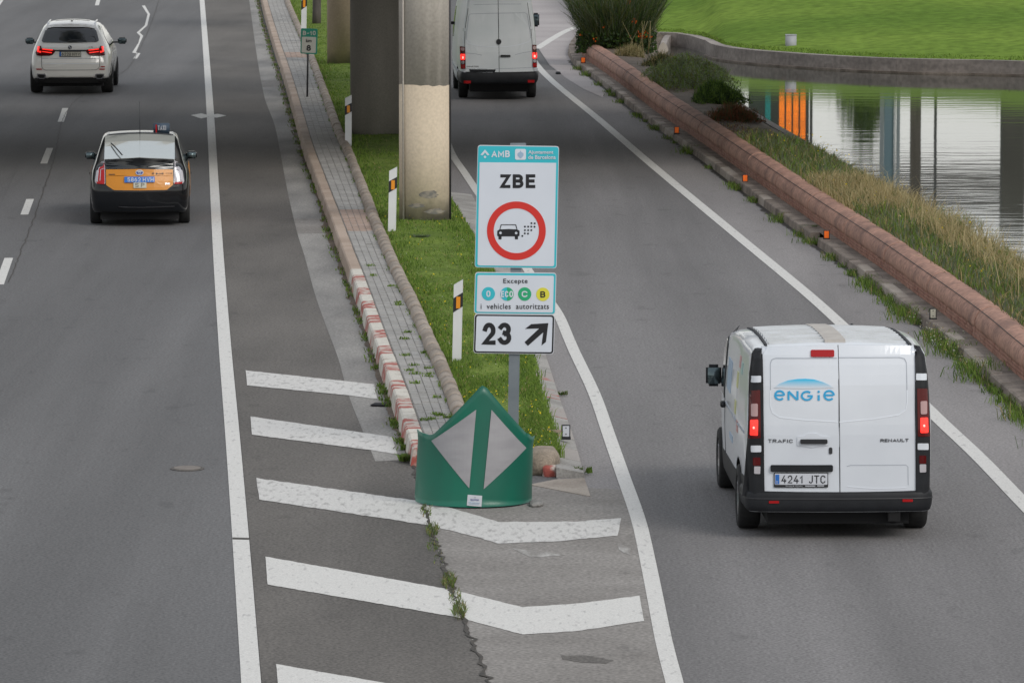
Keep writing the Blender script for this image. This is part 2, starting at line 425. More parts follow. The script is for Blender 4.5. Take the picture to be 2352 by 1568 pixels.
def patch_mesh(pts2, surf, off, thick, cuts=0, holes=None):
    """2D polygon (x,z) laid on surface y = surf(x,z), standing `off` in front (towards -y)"""
    bm = bmesh.new()
    if holes:
        cu = bpy.data.curves.new('tmp', 'CURVE'); cu.dimensions = '2D'; cu.fill_mode = 'BOTH'
        for lp in [pts2] + holes:
            sp = cu.splines.new('POLY'); sp.points.add(len(lp) - 1); sp.use_cyclic_u = True
            for q, (a, b) in zip(sp.points, lp): q.co = (a, b, 0, 1)
        ob = bpy.data.objects.new('tmp', cu)
        me = bpy.data.meshes.new_from_object(ob)
        bm.from_mesh(me)
        bpy.data.objects.remove(ob); bpy.data.curves.remove(cu); bpy.data.meshes.remove(me)
        for v in bm.verts: v.co = Vector((v.co.x, 0, v.co.y))
        bmesh.ops.remove_doubles(bm, verts=bm.verts[:], dist=1e-5)
    else:
        if isinstance(pts2, Strip):
            q_ = pts2; m_ = len(q_) // 2
            A = [bm.verts.new((a, 0, b)) for a, b in q_[:m_]]; B = [bm.verts.new((a, 0, b)) for a, b in q_[m_:][::-1]]
            for i in range(m_ - 1): bm.faces.new((A[i], A[i + 1], B[i + 1], B[i]))
        else:
            vs = [bm.verts.new((a, 0, b)) for a, b in pts2]
            f = bm.faces.new(vs); f.normal_update()
            bmesh.ops.triangulate(bm, faces=[f])
    if cuts:
        xs = [v.co.x for v in bm.verts]; zs = [v.co.z for v in bm.verts]
        for k in range(1, cuts + 1):
            for ax, lo, hi in ((0, min(xs), max(xs)), (2, min(zs), max(zs))):
                c = lo + (hi - lo) * k / (cuts + 1)
                co = Vector((c, 0, 0)) if ax == 0 else Vector((0, 0, c)); no = Vector((1, 0, 0)) if ax == 0 else Vector((0, 0, 1))
                bmesh.ops.bisect_plane(bm, geom=bm.verts[:] + bm.edges[:] + bm.faces[:], plane_co=co, plane_no=no)
    if thick:
        g = bmesh.ops.extrude_face_region(bm, geom=bm.faces[:])
        new = {e for e in g['geom'] if isinstance(e, bmesh.types.BMVert)}
        for v in bm.verts:
            s = surf(v.co.x, v.co.z)
            v.co.y = s - off + (0 if v in new else thick)
    else:
        for v in bm.verts: v.co.y = surf(v.co.x, v.co.z) - off
    bmesh.ops.recalc_face_normals(bm, faces=bm.faces[:])
    me = bpy.data.meshes.new('patch'); bm.to_mesh(me); bm.free()
    return me
flat = lambda x, z: 0.0
def text_mesh(s, x0, z0, x1, z1, surf=flat, off=.005, bold=0.0, thick=.002, shear=0, mirror=False, spacing=1.0):
    """lettering fitted into a box of the (x,z) plane"""
    if s.upper() == s and all(c in GLYPH or c == ' ' for c in s): return glyph_mesh(s, x0, z0, x1, z1, surf, off, bold, thick, spacing)
    cu = bpy.data.curves.new('tmp', 'FONT'); cu.body = s; cu.size = 1; cu.resolution_u = 3
    cu.space_character = spacing
    ob = bpy.data.objects.new('tmp', cu)
    me = bpy.data.meshes.new_from_object(ob)
    vs0 = [(v.co.x, v.co.y) for v in me.vertices]; fs0 = [tuple(p.vertices) for p in me.polygons]
    bpy.data.objects.remove(ob); bpy.data.curves.remove(cu); bpy.data.meshes.remove(me)
    sh = [(0, 0)] + ([(math.cos(R(a)) * bold, math.sin(R(a)) * bold) for a in range(0, 360, 60)] if bold > .001 else [])
    ax, bx = min(v[0] for v in vs0) - bold, max(v[0] for v in vs0) + bold; ay, by = min(v[1] for v in vs0) - bold, max(v[1] for v in vs0) + bold
    vs, fs = [], []
    for k, (dx, dy) in enumerate(sh):
        o_ = len(vs)
        for (x, y) in vs0:
            X = x0 + (x + dx - ax) / (bx - ax) * (x1 - x0); Z = z0 + (y + dy - ay) / (by - ay) * (z1 - z0)
            vs.append((X, surf(X, Z) - off - k * .0004, Z))
        fs += [tuple(i + o_ for i in f) for f in fs0]
    me = bpy.data.meshes.new('lettering'); me.from_pydata(vs, [], fs); me.update()
    return me
def _a(cx, cy, rx, ry, a0, a1, n=10): return [(cx + rx * math.cos(R(a0 + (a1 - a0) * k / n)), cy + ry * math.sin(R(a0 + (a1 - a0) * k / n))) for k in range(n + 1)]
_O = _a(.5, .68, .5, .32, 0, 180) + _a(.5, .32, .5, .32, 180, 360) + [(1, .68)]
GLYPH = {
 'A': (.72, [[(0, 0), (.5, 1), (1, 0)], [(.2, .3), (.8, .3)]]),
 'B': (.62, [[(0, 0), (0, 1)], [(0, 1), (.55, 1)] + _a(.55, .76, .38, .24, 90, -90) + [(0, .52)], [(0, .52), (.6, .52)] + _a(.6, .26, .4, .26, 90, -90) + [(0, 0)]]),
 'C': (.62, [_a(.5, .68, .5, .32, 25, 180) + _a(.5, .32, .5, .32, 180, 335)]),
 'D': (.64, [[(0, 0), (0, 1)], [(0, 1), (.45, 1)] + _a(.45, .6, .55, .4, 90, 0) + _a(.45, .4, .55, .4, 0, -90) + [(0, 0)]]),
 'E': (.55, [[(1, 1), (0, 1), (0, 0), (1, 0)], [(0, .52), (.88, .52)]]),
 'F': (.52, [[(1, 1), (0, 1), (0, 0)], [(0, .5), (.85, .5)]]),
 'H': (.64, [[(0, 0), (0, 1)], [(1, 0), (1, 1)], [(0, .5), (1, .5)]]), 'I': (.16, [[(.5, 0), (.5, 1)]]),
 'J': (.5, [[(1, 1), (1, .3)] + _a(.5, .3, .5, .3, 0, -150)]),
 'L': (.52, [[(0, 1), (0, 0), (1, 0)]]), 'M': (.8, [[(0, 0), (0, 1), (.5, .25), (1, 1), (1, 0)]]), 'N': (.66, [[(0, 0), (0, 1), (1, 0), (1, 1)]]),
 'O': (.68, [_O]), '0': (.56, [_O]),
 'P': (.58, [[(0, 0), (0, 1), (.6, 1)] + _a(.6, .75, .4, .25, 90, -90) + [(0, .5)]]),
 'R': (.62, [[(0, 0), (0, 1), (.6, 1)] + _a(.6, .76, .4, .24, 90, -90) + [(0, .52)], [(.5, .52), (1, 0)]]),
 'S': (.58, [_a(.5, .75, .5, .25, 20, 180) + _a(.5, .75, .5, .25, 180, 270)[1:] + _a(.5, .25, .5, .25, 90, 0)[1:] + _a(.5, .25, .5, .25, 0, -160)[1:]]),
 'T': (.6, [[(0, 1), (1, 1)], [(.5, 1), (.5, 0)]]), 'U': (.64, [[(0, 1), (0, .35)] + _a(.5, .35, .5, .35, 180, 360) + [(1, 1)]]),
 'V': (.66, [[(0, 1), (.5, 0), (1, 1)]]), 'X': (.64, [[(0, 0), (1, 1)], [(0, 1), (1, 0)]]), 'Y': (.64, [[(0, 1), (.5, .45), (1, 1)], [(.5, .45), (.5, 0)]]),
 'Z': (.58, [[(0, 1), (1, 1), (0, 0), (1, 0)]]), '-': (.4, [[(0, .42), (1, .42)]]),
 '1': (.34, [[(0, .72), (.85, 1), (.85, 0)]]), '2': (.56, [_a(.5, .68, .5, .32, 165, -20) + [(.9, .5), (0, 0), (1, 0)]]),
 '3': (.56, [_a(.45, .75, .5, .25, 150, -75), _a(.45, .27, .55, .27, 85, -155)]), '4': (.6, [[(.62, 1), (0, .28), (1, .28)], [(.72, .5), (.72, 0)]]),
 '5': (.56, [[(.92, 1), (.1, 1), (.04, .52)] + _a(.48, .32, .52, .32, 130, -155)]), '6': (.58, [_a(.5, .32, .5, .32, 0, 360, 18), [(.03, .4), (.15, .7), (.62, 1)]]),
 '7': (.54, [[(0, 1), (1, 1), (.35, 0)]]), '8': (.58, [_a(.5, .76, .42, .24, 0, 360, 16), _a(.5, .27, .5, .27, 0, 360, 16)]),
}
def glyph_mesh(s, x0, z0, x1, z1, surf, off, bold, thick, spacing):
    t = .115 + bold * 2.6; gap = .16 * spacing * (1 if t < .2 else .8)
    tot = 0; place = []
    for c in s:
        if c == ' ': tot += .28; continue
        w_ = GLYPH[c][0]; place.append((c, tot, w_)); tot += w_ + gap
    tot -= gap; H = z1 - z0; sx = (x1 - x0) / tot
    vs, fs = [], []; lay = 0
    for c, u0, w_ in place:
        for si, st in enumerate(GLYPH[c][1]):
            tx = t * min(1, H / sx * 1.0) if sx > 0 else t
            T_ = t * H
            P_ = [Vector((x0 + u0 * sx + T_ / 2 + a * max(.001, w_ * sx - T_), z0 + T_ / 2 + b * (H - T_))) for a, b in st]
            Q = [P_[0]]
            for p in P_[1:]:
                if (p - Q[-1]).length > T_ * .04: Q.append(p)
            P_ = Q; closed = (P_[0] - P_[-1]).length < T_ * .3 and len(P_) > 6
            if closed: P_ = P_[:-1] if (P_[0] - P_[-1]).length < T_ * .2 else P_
            elif len(P_) > 1:
                P_ = [P_[0] - (P_[1] - P_[0]).normalized() * T_ * .5] + P_[1:]
                P_ = P_[:-1] + [P_[-1] + (P_[-1] - P_[-2]).normalized() * T_ * .5]
            n = len(P_); L, Rr = [], []
            for i in range(n):
                if closed: a_, b_ = P_[i - 1], P_[(i + 1) % n]
                else: a_, b_ = P_[max(0, i - 1)], P_[min(n - 1, i + 1)]
                p = P_[i]
                d1 = (p - a_).normalized() if (p - a_).length > 1e-9 else (b_ - p).normalized()
                d2 = (b_ - p).normalized() if (b_ - p).length > 1e-9 else d1
                n1 = Vector((-d1.y, d1.x)); n2 = Vector((-d2.y, d2.x)); nn = n1 + n2
                if nn.length < .3: nn = n1
                nn.normalize(); k = min(1.9, 1 / max(.4, nn.dot(n1)))
                L.append(p + nn * T_ / 2 * k); Rr.append(p - nn * T_ / 2 * k)
            o_ = len(vs); yo = off + si * .0004
            for p in L + Rr:
                zz = min(z1, max(z0, p.y)); vs.append((p.x, surf(p.x, zz) - yo, zz))
            for i in range(n if closed else n - 1):
                j = (i + 1) % n; fs.append((o_ + i, o_ + n + i, o_ + n + j, o_ + j))
    me = bpy.data.meshes.new('lettering'); me.from_pydata(vs, [], fs); me.update()
    return me

# ------------------------------------------------------------------ GROUND, ROADS
ground = empty_ = None
KPX = [(1303.9, 121.9), (1314.4, 147.7), (1344.9, 168.8), (1394.1, 206.3), (1431.6, 236.7), (1480.8, 276.6), (1544.1, 321.1), (1612, 371),
       (1695, 433.2), (1770, 489.4), (1867.5, 560.7), (1920, 598), (1976.2, 639.4), (2025, 676.9), (2182.5, 800.6), (2250, 863.7), (2352, 955), (2560, 1150), (2900, 1470), (3300, 1850), (3900, 2450)]
K = line(KPX[1:], 1.0)                              # foot of the kerb along the pond, far end first
# far end curls away to the right behind the bush
kd = [P(1303.9, 121.9), P(1309.7, 107.8), P(1328.5, 84.4), P(1375, 55), P(1450, 15), P(1560, -35)]
K = [Vector(p) for p in smooth(kd[::-1] + K[:1], 1.0)[:-1]] + K
K = smooth(resample(K, 3.0), 1.0)
RIM = offset(K, -2.75)                              # path runs towards the camera, so the pond lies on its left
sgn = -1
def Koff(d): return offset(K, -d)

# base sheet: everything up to the foot of the kerb by the pond
g_l = [(-900, -60), (-900, 1800), (900, 1800), (900, 420), (90, 420)]
kpts = Koff(.02)
gpts = [Vector((-900, -60, 0)), Vector((-900, 1800, 0)), Vector((900, 1800, 0)), Vector((900, 520, 0)), Vector((60, 520, 0)), Vector((kpts[0].x + 2, 300, 0))] + kpts + [Vector((kpts[-1].x + .2, -60, 0))]
g = poly('ground', gpts, -.004, asph_l, kind='structure')
# deep sheet under pond and bank, reaching out of sight
mk('ground_base', [(-1500, -200, -1.3), (2500, -200, -1.3), (2500, 2600, -1.3), (-1500, 2600, -1.3)], [(0, 1, 2, 3)], soil_m, kind='structure')

SOL = line([(450, -180), (464, 0), (481, 230), (500, 560), (517, 800), (534, 1000), (553, 1240), (577, 1568), (592, 1760)], 1.0)
GUT = line([(540, -180), (572, 0), (588, 116), (607.7, 225), (630.7, 288.1), (643.8, 351.3), (660.2, 439), (683.2, 538), (698.3, 584.7), (724.5, 679.9), (747.5, 745.5),
            (777, 824.3), (800, 906.3), (829.5, 981.8), (862, 1060)], 1.0)
KBOT = line([(560, -180), (588, -30), (602, 35), (621.2, 105.5), (644.1, 175.8), (668.9, 260.2), (693.5, 337.6), (718.1, 404.4), (742.8, 474.8), (760.3, 541.6), (780.3, 588),
             (808.2, 666.8), (849.2, 778.3), (891.9, 906.3), (924.7, 990), (950, 1055)], 1.0)
RL = line([(985, 130), (1000, 240), (1036, 350), (1070, 402), (1092, 435), (1150, 520), (1215, 625), (1250, 675), (1282, 722), (1305, 775), (1319.4, 808.5), (1365.3, 905.5),
           (1399.3, 1002.4), (1433.2, 1099.3), (1467.1, 1196.3), (1488.9, 1293.2), (1508.3, 1390.1), (1527.7, 1487), (1549.5, 1568.5), (1590, 1760)], 1.0)
RR = line([(1190, 75), (1243, 162), (1386, 284), (1500, 382), (1699, 547), (1849, 671), (1921, 735), (2040, 848), (2150, 958),
           (2250, 1052), (2352, 1158), (2560, 1370), (2900, 1710), (3300, 2130)], 1.0)
def match(a, b):
    n = min(len(a), len(b)); 
    return resample(a, length(a) / n), resample(b, length(b) / n)
roadL = empty('road', (0, 0, 0)); roadL['kind'] = 'structure'
a, b = match(offset(SOL, 3.9), offset(SOL, -.085))
ribbon('lane_surface', a, b, .004, asph_l, roadL)
# verge between solid line and gutter, then the dark gore
def clip(path, y0, y1):
    return [p for p in path if min(y0, y1) <= p.y <= max(y0, y1)]
ya, yb = P(0, 1060).y, P(0, -170).y
a, b = match(offset(clip(SOL, ya, yb), -.09), clip(GUT, ya, yb))
ribbon('verge_surface', a, b, .004, asph_g, roadL)
CRK = line([(935, 1040), (948, 1066), *[c6(*q) for q in ((865, 712), (882, 760), (900, 820), (935, 930), (970, 1030), (1010, 1130), (1050, 1240), (1090, 1340), (1150, 1480), (1180, 1568), (1240, 1760))]], .5)
a, b = match(offset(clip(SOL, 20, ya + 1.2), -.09), CRK)
ribbon('gore_surface', a, b, .0055, asph_g, roadL)
a, b = match(clip(GUT, ya, yb), clip(KBOT, ya, yb))
ribbon('gutter', a, b, .0065, gutter_m, roadL)
# gutter crossing slabs with grooved concrete
for (y0, y1) in ((498, 545), (182, 205), (700, 700)):
    if y0 == y1: continue
    A = clip(GUT, P(0, y0).y, P(0, y1).y); B = clip(KBOT, P(0, y0).y, P(0, y1).y)
    if len(A) > 1 and len(B) > 1:
        a, b = match(A, B); ribbon('gutter_slab', a, b, .0085, conc_n, roadL)

# exit road to the right
exitR = empty('exit_road', (0, 0, 0)); exitR['kind'] = 'structure'
a, b = match(RL, RR); ribbon('exit_lane_surface', a, b, .004, asph_r, exitR)
KK = K[::1]
ks = [p for p in K if p.y < P(0, 160).y]
a, b = match(clip(RR, 25, P(0, 160).y), clip(K, 25, P(0, 160).y))
ribbon('shoulder_surface', a, b, .004, asph_s, exitR)
# nose paving between crack and right-hand edge line; shoulder beside the island
y_n = P(0, 1140).y
a, b = match(clip(CRK, 25, P(0, 1100).y), clip(RL, 25, P(0, 1100).y))
ribbon('nose_surface', a, b, .006, conc_n, exitR)
ISL = line([(975, 330), (1010, 420), (1040, 462), (1091, 545), (1150, 650), (1192, 745), (1213, 810), (1228.5, 875.8), (1256.7, 969.5), (1275.4, 1044.5), (1281, 1085)], .5, .1)
a, b = match(offset(clip(ISL, P(0, 1150).y - 1.5, P(0, 300).y), .0), clip(RL, P(0, 1165).y, P(0, 330).y))
ribbon('inner_shoulder_surface', a, b, .003, asph_s, exitR)
# far concrete of the branching road
bp = [P(*q) for q in ((1225, 95), (1262, 150), (1300, 180), (1340, 205), (1385, 225), (1395, 207), (1344, 168), (1314, 147), (1304, 122), (1310, 107), (1328, 84), (1375, 52), (1450, 5), (1500, -60), (1150, -60), (1140, 20))]
poly('branch_road', bp, .009, conc_b, kind='structure')
band('road_line', line([(1232.6, 113.2), (1271, 88.6), (1304, 70.6), (1340, 57.4), (1400, 30)], .5), .24, .013, paint_w, exitR)

# painted lines
def runs(path, w_, z, mat, par, name, cuts=()):
    band(name, path, w_, z, mat, par)
runs(resample(SOL, .5), .17, .0095, paint_w, roadL, 'edge_line')
runs(resample(RL, .5), .155, .0098, paint_w, exitR, 'edge_line')
runs(resample(RR, .5), .19, .0095, paint_w, exitR, 'edge_line')
DC = line([(232, -40), (224, 8), (145, 265), (107, 360), (63, 475), (10, 622), (-60, 820), (-300, 1500)], .5)
for (y0, y1) in ((-2, 14), (52, 70), (105, 125), (165, 190), (249, 282), (339, 379), (454, 499), (591, 655)):
    d = clip(DC, P(0, y0).y, P(0, y1).y)
    if len(d) > 1: band('lane_dash', resample(d, .5), .14, .009, paint_w, roadL)
# second dashed line, out of view on the left
for k in range(12):
    yy = 48 + k * 12
    d = clip(offset(DC, 3.4), yy, yy + 4.5)
    if len(d) > 1: band('lane_dash', resample(d, .5), .14, .009, paint_w, roadL)
# chevrons of the gore
def chev(pts, mat):
    q = [P(*c6(*p)) for p in pts]
    bm = bmesh.new(); f = bm.faces.new([bm.verts.new((p.x, p.y, .0105)) for p in q]); bmesh.ops.triangulate(bm, faces=[f])
    me = bpy.data.meshes.new('chevron_stripe'); bm.to_mesh(me); bm.free()
    return link('chevron_stripe', me, mat, roadL)
def rough(pts, amp=3, n=6):
    out = []
    for i in range(len(pts)):
        a_, b_ = Vector(pts[i]), Vector(pts[(i + 1) % len(pts)])
        L_ = (b_ - a_).length; m = max(1, int(L_ / 22))
        for k in range(m):
            p = a_.lerp(b_, k / m)
            out.append((p.x + rnd.uniform(-amp, amp) * .6, p.y + rnd.uniform(-amp, amp) * .5))
    return out
chev(rough([(27, 90), (34, 161), (505, 207), (650, 225), (636, 155), (495, 140)], 1.5), paint_worn)
chev(rough([(50, 308), (57, 395), (610, 466), (745, 487), (722, 405), (585, 385)], 1.5), paint_worn)
chev(rough([(78, 600), (92, 702), (885, 822), (1120, 878), (1225, 912), (1500, 900), (1790, 873), (1808, 790), (1600, 806), (1225, 808), (985, 737), (870, 712)], 3), paint_worn)
chev(rough([(120, 972), (130, 1105), (1020, 1258), (1340, 1342), (1600, 1325), (1915, 1278), (1895, 1158), (1600, 1195), (1340, 1212), (1005, 1130)], 2), paint_w)
chev(rough([(172, 1482), (186, 1640), (1100, 1800), (1400, 1880), (1980, 1790), (1960, 1640), (1400, 1740), (1060, 1640), (650, 1565)], 2), paint_w)
# scuffed paint remains on the nose
for pts in (((1290, 935), (1440, 945), (1540, 965), (1380, 978)), ((1790, 905), (1850, 930), (1845, 965), (1800, 940))):
    q = [P(*c6(*p)) for p in rough(pts, 6)]
    poly('paint_remnant', q, .0085, paint_old, roadL)
poly('tar_stain', [P(*c6(*p)) for p in rough([(1520, 1440), (1650, 1440), (1770, 1462), (1730, 1478), (1600, 1472), (1530, 1458)], 7)], .0085, asph_g, exitR)
q = []
for k, (x, y) in enumerate(((330, 14), (342, 34), (335, 60), (318, 76), (326, 84), (320, 100), (309, 122), (318, 124), (311, 136))):
    q.append(P(x, y))
poly('spilt_paint_streak', [p + Vector((rnd.uniform(-.02, .02) - .05, 0, 0)) for p in q] + [p + Vector((rnd.uniform(.01, .05), .1, 0)) for p in q[::-1]], .009, paint_w, roadL)

poly('painted_glint', [P(*q_) for q_ in ((438, 266), (462, 262), (480, 266), (500, 263), (520, 267), (498, 272), (480, 270), (462, 274))], .0125, paint_w, roadL)  # white patch painted as the glint of light falling between the decks
poly('line_joint', [P(*q_) for q_ in ((534, 1236), (572, 1237), (572, 1241), (534, 1240))], .0125, crack_m, roadL)
# crack along the nose and pavement seams
cr = resample(CRK, .12)
cj = [p + Vector((rnd.gauss(0, .018), 0, 0)) for p in cr]
ribbon('joint_crack', [p - Vector((abs(rnd.gauss(.012, .01)) + .004, 0, 0)) for p in cj], [p + Vector((abs(rnd.gauss(.012, .01)) + .004, 0, 0)) for p in cj], .0135, crack_m, roadL)
def seam(pxs, w_=.02, par=roadL, z=.0115, jit=.01):
    pth = line(pxs, .3)
    pth = [p + Vector((rnd.gauss(0, jit), 0, 0)) for p in pth]
    band('surface_seam', pth, w_, z, crack_m, par)
seam([(385, -60), (300, 150), (166, 240), (120, 380), (75, 510), (20, 650)], .013)
# sand and moss gathered at the kerb foot
a_ = resample(clip(KBOT, ya, yb), .25)
ribbon('dirt_strip', [p + lat(a_, i) * (.06 + abs(rnd.gauss(0, .03))) for i, p in enumerate(a_)], [p - lat(a_, i) * 0 for i, p in enumerate(a_)], .0115, soil_m, roadL)
a_ = resample(clip(K, 30, P(0, 140).y), .25)
ribbon('dirt_strip', [p + lat(a_, i) * (.05 + abs(rnd.gauss(0, .04))) for i, p in enumerate(a_)], a_, .0115, crack_m, exitR)

# manhole cover
mc = P(430, 1077)
mh = empty('manhole_cover', (mc.x, mc.y, .006), 0, 'small round rusty access cover set in the asphalt of the main carriageway', 'manhole cover')
ringp = [(math.cos(R(a_)) * .19, math.sin(R(a_)) * .22) for a_ in range(0, 360, 15)]
prism('frame', ringp, 0, .008, asph_g, mh)
prism('lid', [(x * .8, y * .8) for x, y in ringp], .006, .012, rust_m, mh)

# ------------------------------------------------------------------ ISLAND
TL = line([(585, -180), (610, -20), (619.7, 21), (644.3, 98.5), (668.9, 168.8), (697, 260.2), (718.1, 330.6), (746.3, 404.4), (774.4, 474.8), (790, 515), (806.6, 558.5), (839.4, 640.5),
           (882, 755.4), (928, 873.5), (965.7, 978.5), (985, 1030)], 1.0, .2)     # kerb / paving joint
PIPE = line([(625, -180), (655, -20), (662.6, 7), (687.5, 63.3), (712.1, 119.6), (743.8, 204), (771.9, 281.4), (803.5, 351.7), (831.7, 422), (857, 490), (882, 548.6),
             (908.3, 607.7), (941.1, 673.3), (970.7, 738.9), (1000.2, 804.5), (1029.7, 870.2), (1052.7, 932.5), (1075, 990)], 1.0, .27)
for p in TL: p.z = 0
for p in PIPE: p.z = 0
ISL0 = line([(950, 200), (975, 330), (1010, 420), (1040, 462), (1091, 545), (1150, 650), (1192, 745), (1213, 810), (1228.5, 875.8), (1256.7, 969.5), (1275.4, 1044.5), (1281, 1085)], .5, .14)
for p in ISL0: p.z = 0
fb = line([(700, -180), (850, 0), (900, 100), (950, 200)], .5, .14)
for p in fb: p.z = 0
ISL0 = smooth(resample(fb[:-1] + ISL0, 3.0), .5)
# left kerb
kerbL = empty('kerb', (0, 0, 0)); kerbL['kind'] = 'structure'
Lk = length(TL)
def y_at(py): return P(0, py).y
redstart = y_at(640)
s = 0; k = 0
acc = 0
while s < Lk - .5:
    L_ = 1.0
    seg = subpath(TL, s + .006, min(s + L_ - .006, Lk), 2)
    if seg[0].y < y_at(1045) - .3: break
    if seg[0].y < redstart:
        mat = kerb_r if k % 2 else kerb_w
    else: mat = kerb_b
    k += 1
    dz = rnd.uniform(-.003, .003)
    prof = [(.002, 0), (.002, .195 + dz), (.012, .205 + dz), (.155, .203 + dz), (.178, .185 + dz), (.205, 0)]
    sweep('kerb_stone', prof, seg, mat, kerbL, jit=.0008)
    s += L_
# paving between kerb and round coping
pav = empty('pavement', (0, 0, 0)); pav['kind'] = 'structure'
n_ = 400
ta, pa = clip(TL, y_at(1060), y_at(-170)), clip(PIPE, y_at(1060), y_at(-170))
a, b = match(ta, pa)
ribbon('paving_bed', a, b, .1995, tile_bed, pav)
def yx(path, y):
    lo, hi = 0, len(path) - 2       # y falls or rises monotonically along the path
    inc = path[-1].y > path[0].y
    while lo < hi:
        mid = (lo + hi + 1) // 2
        if (path[mid].y <= y) == inc: lo = mid
        else: hi = mid - 1
    p, q = path[lo], path[lo + 1]
    t = (y - p.y) / (q.y - p.y) if abs(q.y - p.y) > 1e-9 else 0
    return p.x + (q.x - p.x) * max(-.5, min(1.5, t))
y = y_at(1055); yend = y_at(-150); row = 0
far_v, far_f, far_m = [], [], []
slabs = [(y_at(a_), y_at(b_)) for a_, b_ in ((560, 508), (150, 138), (590, 590.1))]
near_count = 0
while y < yend:
    x0 = yx(TL, y) + .012; x1 = yx(PIPE, y) - .095
    x0b = yx(TL, y + .2) + .012; x1b = yx(PIPE, y + .2) - .095
    inslab = any(a_ <= y <= b_ for a_, b_ in slabs)
    ncol = 4
    for c_ in range(ncol):
        t0, t1 = c_ / ncol, (c_ + 1) / ncol
        g_ = .003
        X = [x0 + (x1 - x0) * t0 + g_, x0 + (x1 - x0) * t1 - g_, x0b + (x1b - x0b) * t1 - g_, x0b + (x1b - x0b) * t0 + g_]
        Yy = [y + .012, y + .012, y + .192, y + .192]
        dz = rnd.uniform(-.004, .004)
        z1 = .205 + dz
        if rnd.random() < .004: continue
        vs = [(X[i], Yy[i], .19) for i in range(4)] + [(X[i] + (.003 if i in (0, 3) else -.003), Yy[i] + (.003 if i < 2 else -.003), z1) for i in range(4)]
        fs = [(4, 5, 6, 7), (0, 1, 5, 4), (1, 2, 6, 5), (2, 3, 7, 6), (3, 0, 4, 7)]
        mt = slab_m if inslab else (tile_m if rnd.random() < .7 else tile_m2)
        if near_count < 296:
            mk('paver', vs, fs, mt, pav); near_count += 1
        else:
            o_ = len(far_v); far_v += vs; far_f += [tuple(i + o_ for i in f) for f in fs]; far_m += [{tile_m: 0, tile_m2: 1, slab_m: 2}[mt]] * 5
    y += .2; row += 1
me = bpy.data.meshes.new('pavers'); me.from_pydata(far_v, [], far_f)
for m in (tile_m, tile_m2, slab_m): me.materials.append(m)
me.polygons.foreach_set('material_index', far_m); me.update()
o = link('far_pavers', me, None, pav); o['kind'] = 'stuff'
# round-topped edging
edg = empty('edging', (0, 0, 0)); tag(edg, 'low brown half-round edging that separates the narrow grey paving from the grass', 'edging')
Lp = length(PIPE); s = 0
while s < Lp - .3:
    L_ = rnd.uniform(.55, .7)
    seg = subpath(PIPE, s + .004, min(s + L_ - .004, Lp), 4)
    if seg[0].y < y_at(1030): break
    r_ = .098 + rnd.uniform(-.005, .005); dz = rnd.uniform(-.006, .008); dx = rnd.uniform(-.006, .006)
    prof = [(dx + math.cos(R(a_)) * r_, .20 + dz + math.sin(R(a_)) * r_ * 1.05) for a_ in range(0, 181, 18)]
    prof = [(prof[0][0], .1)] + prof + [(prof[-1][0], .1)]
    sweep('edging_stone', prof, seg, coping_m, edg, smooth_=True, jit=.002)
    s += L_
# grass bed
BW = [p for p in PIPE if p.y > y_at(1085)]
isl_in = clip(ISL0, y_at(1085), y_at(-170)); pp = clip(PIPE, y_at(1085), y_at(-170))
a, b = match(offset(pp, -.02), isl_in)
nn = min(len(a), len(b)); vs, fs = [], []
for i in range(nn):
    for j in range(7):
        p = a[i].lerp(b[i], j / 6)
        vs.append((p.x, p.y, .16 + (.05 * math.sin(math.pi * j / 6)) + rnd.uniform(-.012, .012)))
for i in range(nn - 1):
    for j in range(6): fs.append((i * 7 + j, (i + 1) * 7 + j, (i + 1) * 7 + j + 1, i * 7 + j + 1))
mk('island_turf', vs, fs, turf_m, smooth_=True, kind='structure')
# block under the island so that its end is closed
poly('island_core', [Vector((yx(TL, y_at(1040)) + .2, y_at(1040), 0)), Vector((yx(ISL0, y_at(1040)), y_at(1040), 0)), Vector((yx(ISL0, y_at(900)), y_at(900), 0)), Vector((yx(PIPE, y_at(900)), y_at(900), 0))], .15, soil_m, kind='structure')
# flat kerb on the exit side
kerbR = empty('inner_kerb', (0, 0, 0)); kerbR['kind'] = 'structure'
ISR = line([(1075, 440), (1120, 520), (1180, 640), (1222, 735), (1245, 800), (1263.7, 857), (1284.8, 922.6), (1315.3, 1009.3), (1341, 1098.4), (1347, 1120)], .5)
y = y_at(1098); k = 0
while y < y_at(455):
    y2 = y + .98
    near = y < y_at(850)
    mat = (kerb_ry if k % 2 else kerb_g) if near else kerb_g
    k += 1
    z = .10 + rnd.uniform(-.004, .004)
    A, B = (yx(ISL0, y + .006), yx(ISL0, y2 - .006)), (yx(ISR, y + .006), yx(ISR, y2 - .006))
    ya1, yb1 = y + .006, y2 - .006
    vs = [(A[0], ya1, 0), (B[0] + .01, ya1, 0), (B[1] + .01, yb1, 0), (A[1], yb1, 0), (A[0], ya1, z + .02), (B[0], ya1, z * .6), (B[1], yb1, z * .6), (A[1], yb1, z + .02)]
    mk('kerb_stone', vs, [(3, 2, 1, 0), (4, 5, 6, 7), (0, 1, 5, 4), (1, 2, 6, 5), (2, 3, 7, 6), (3, 0, 4, 7)], mat, kerbR)
    y = y2
# sloping end slab of the inner kerb
q = [P(*c3(*p)) for p in ((1600, 1100), (1885, 1085), (1945, 1265), (1350, 1150))]
prism('end_slab', [(p.x, p.y) for p in q], 0, .014, kerb_c, kerbR)

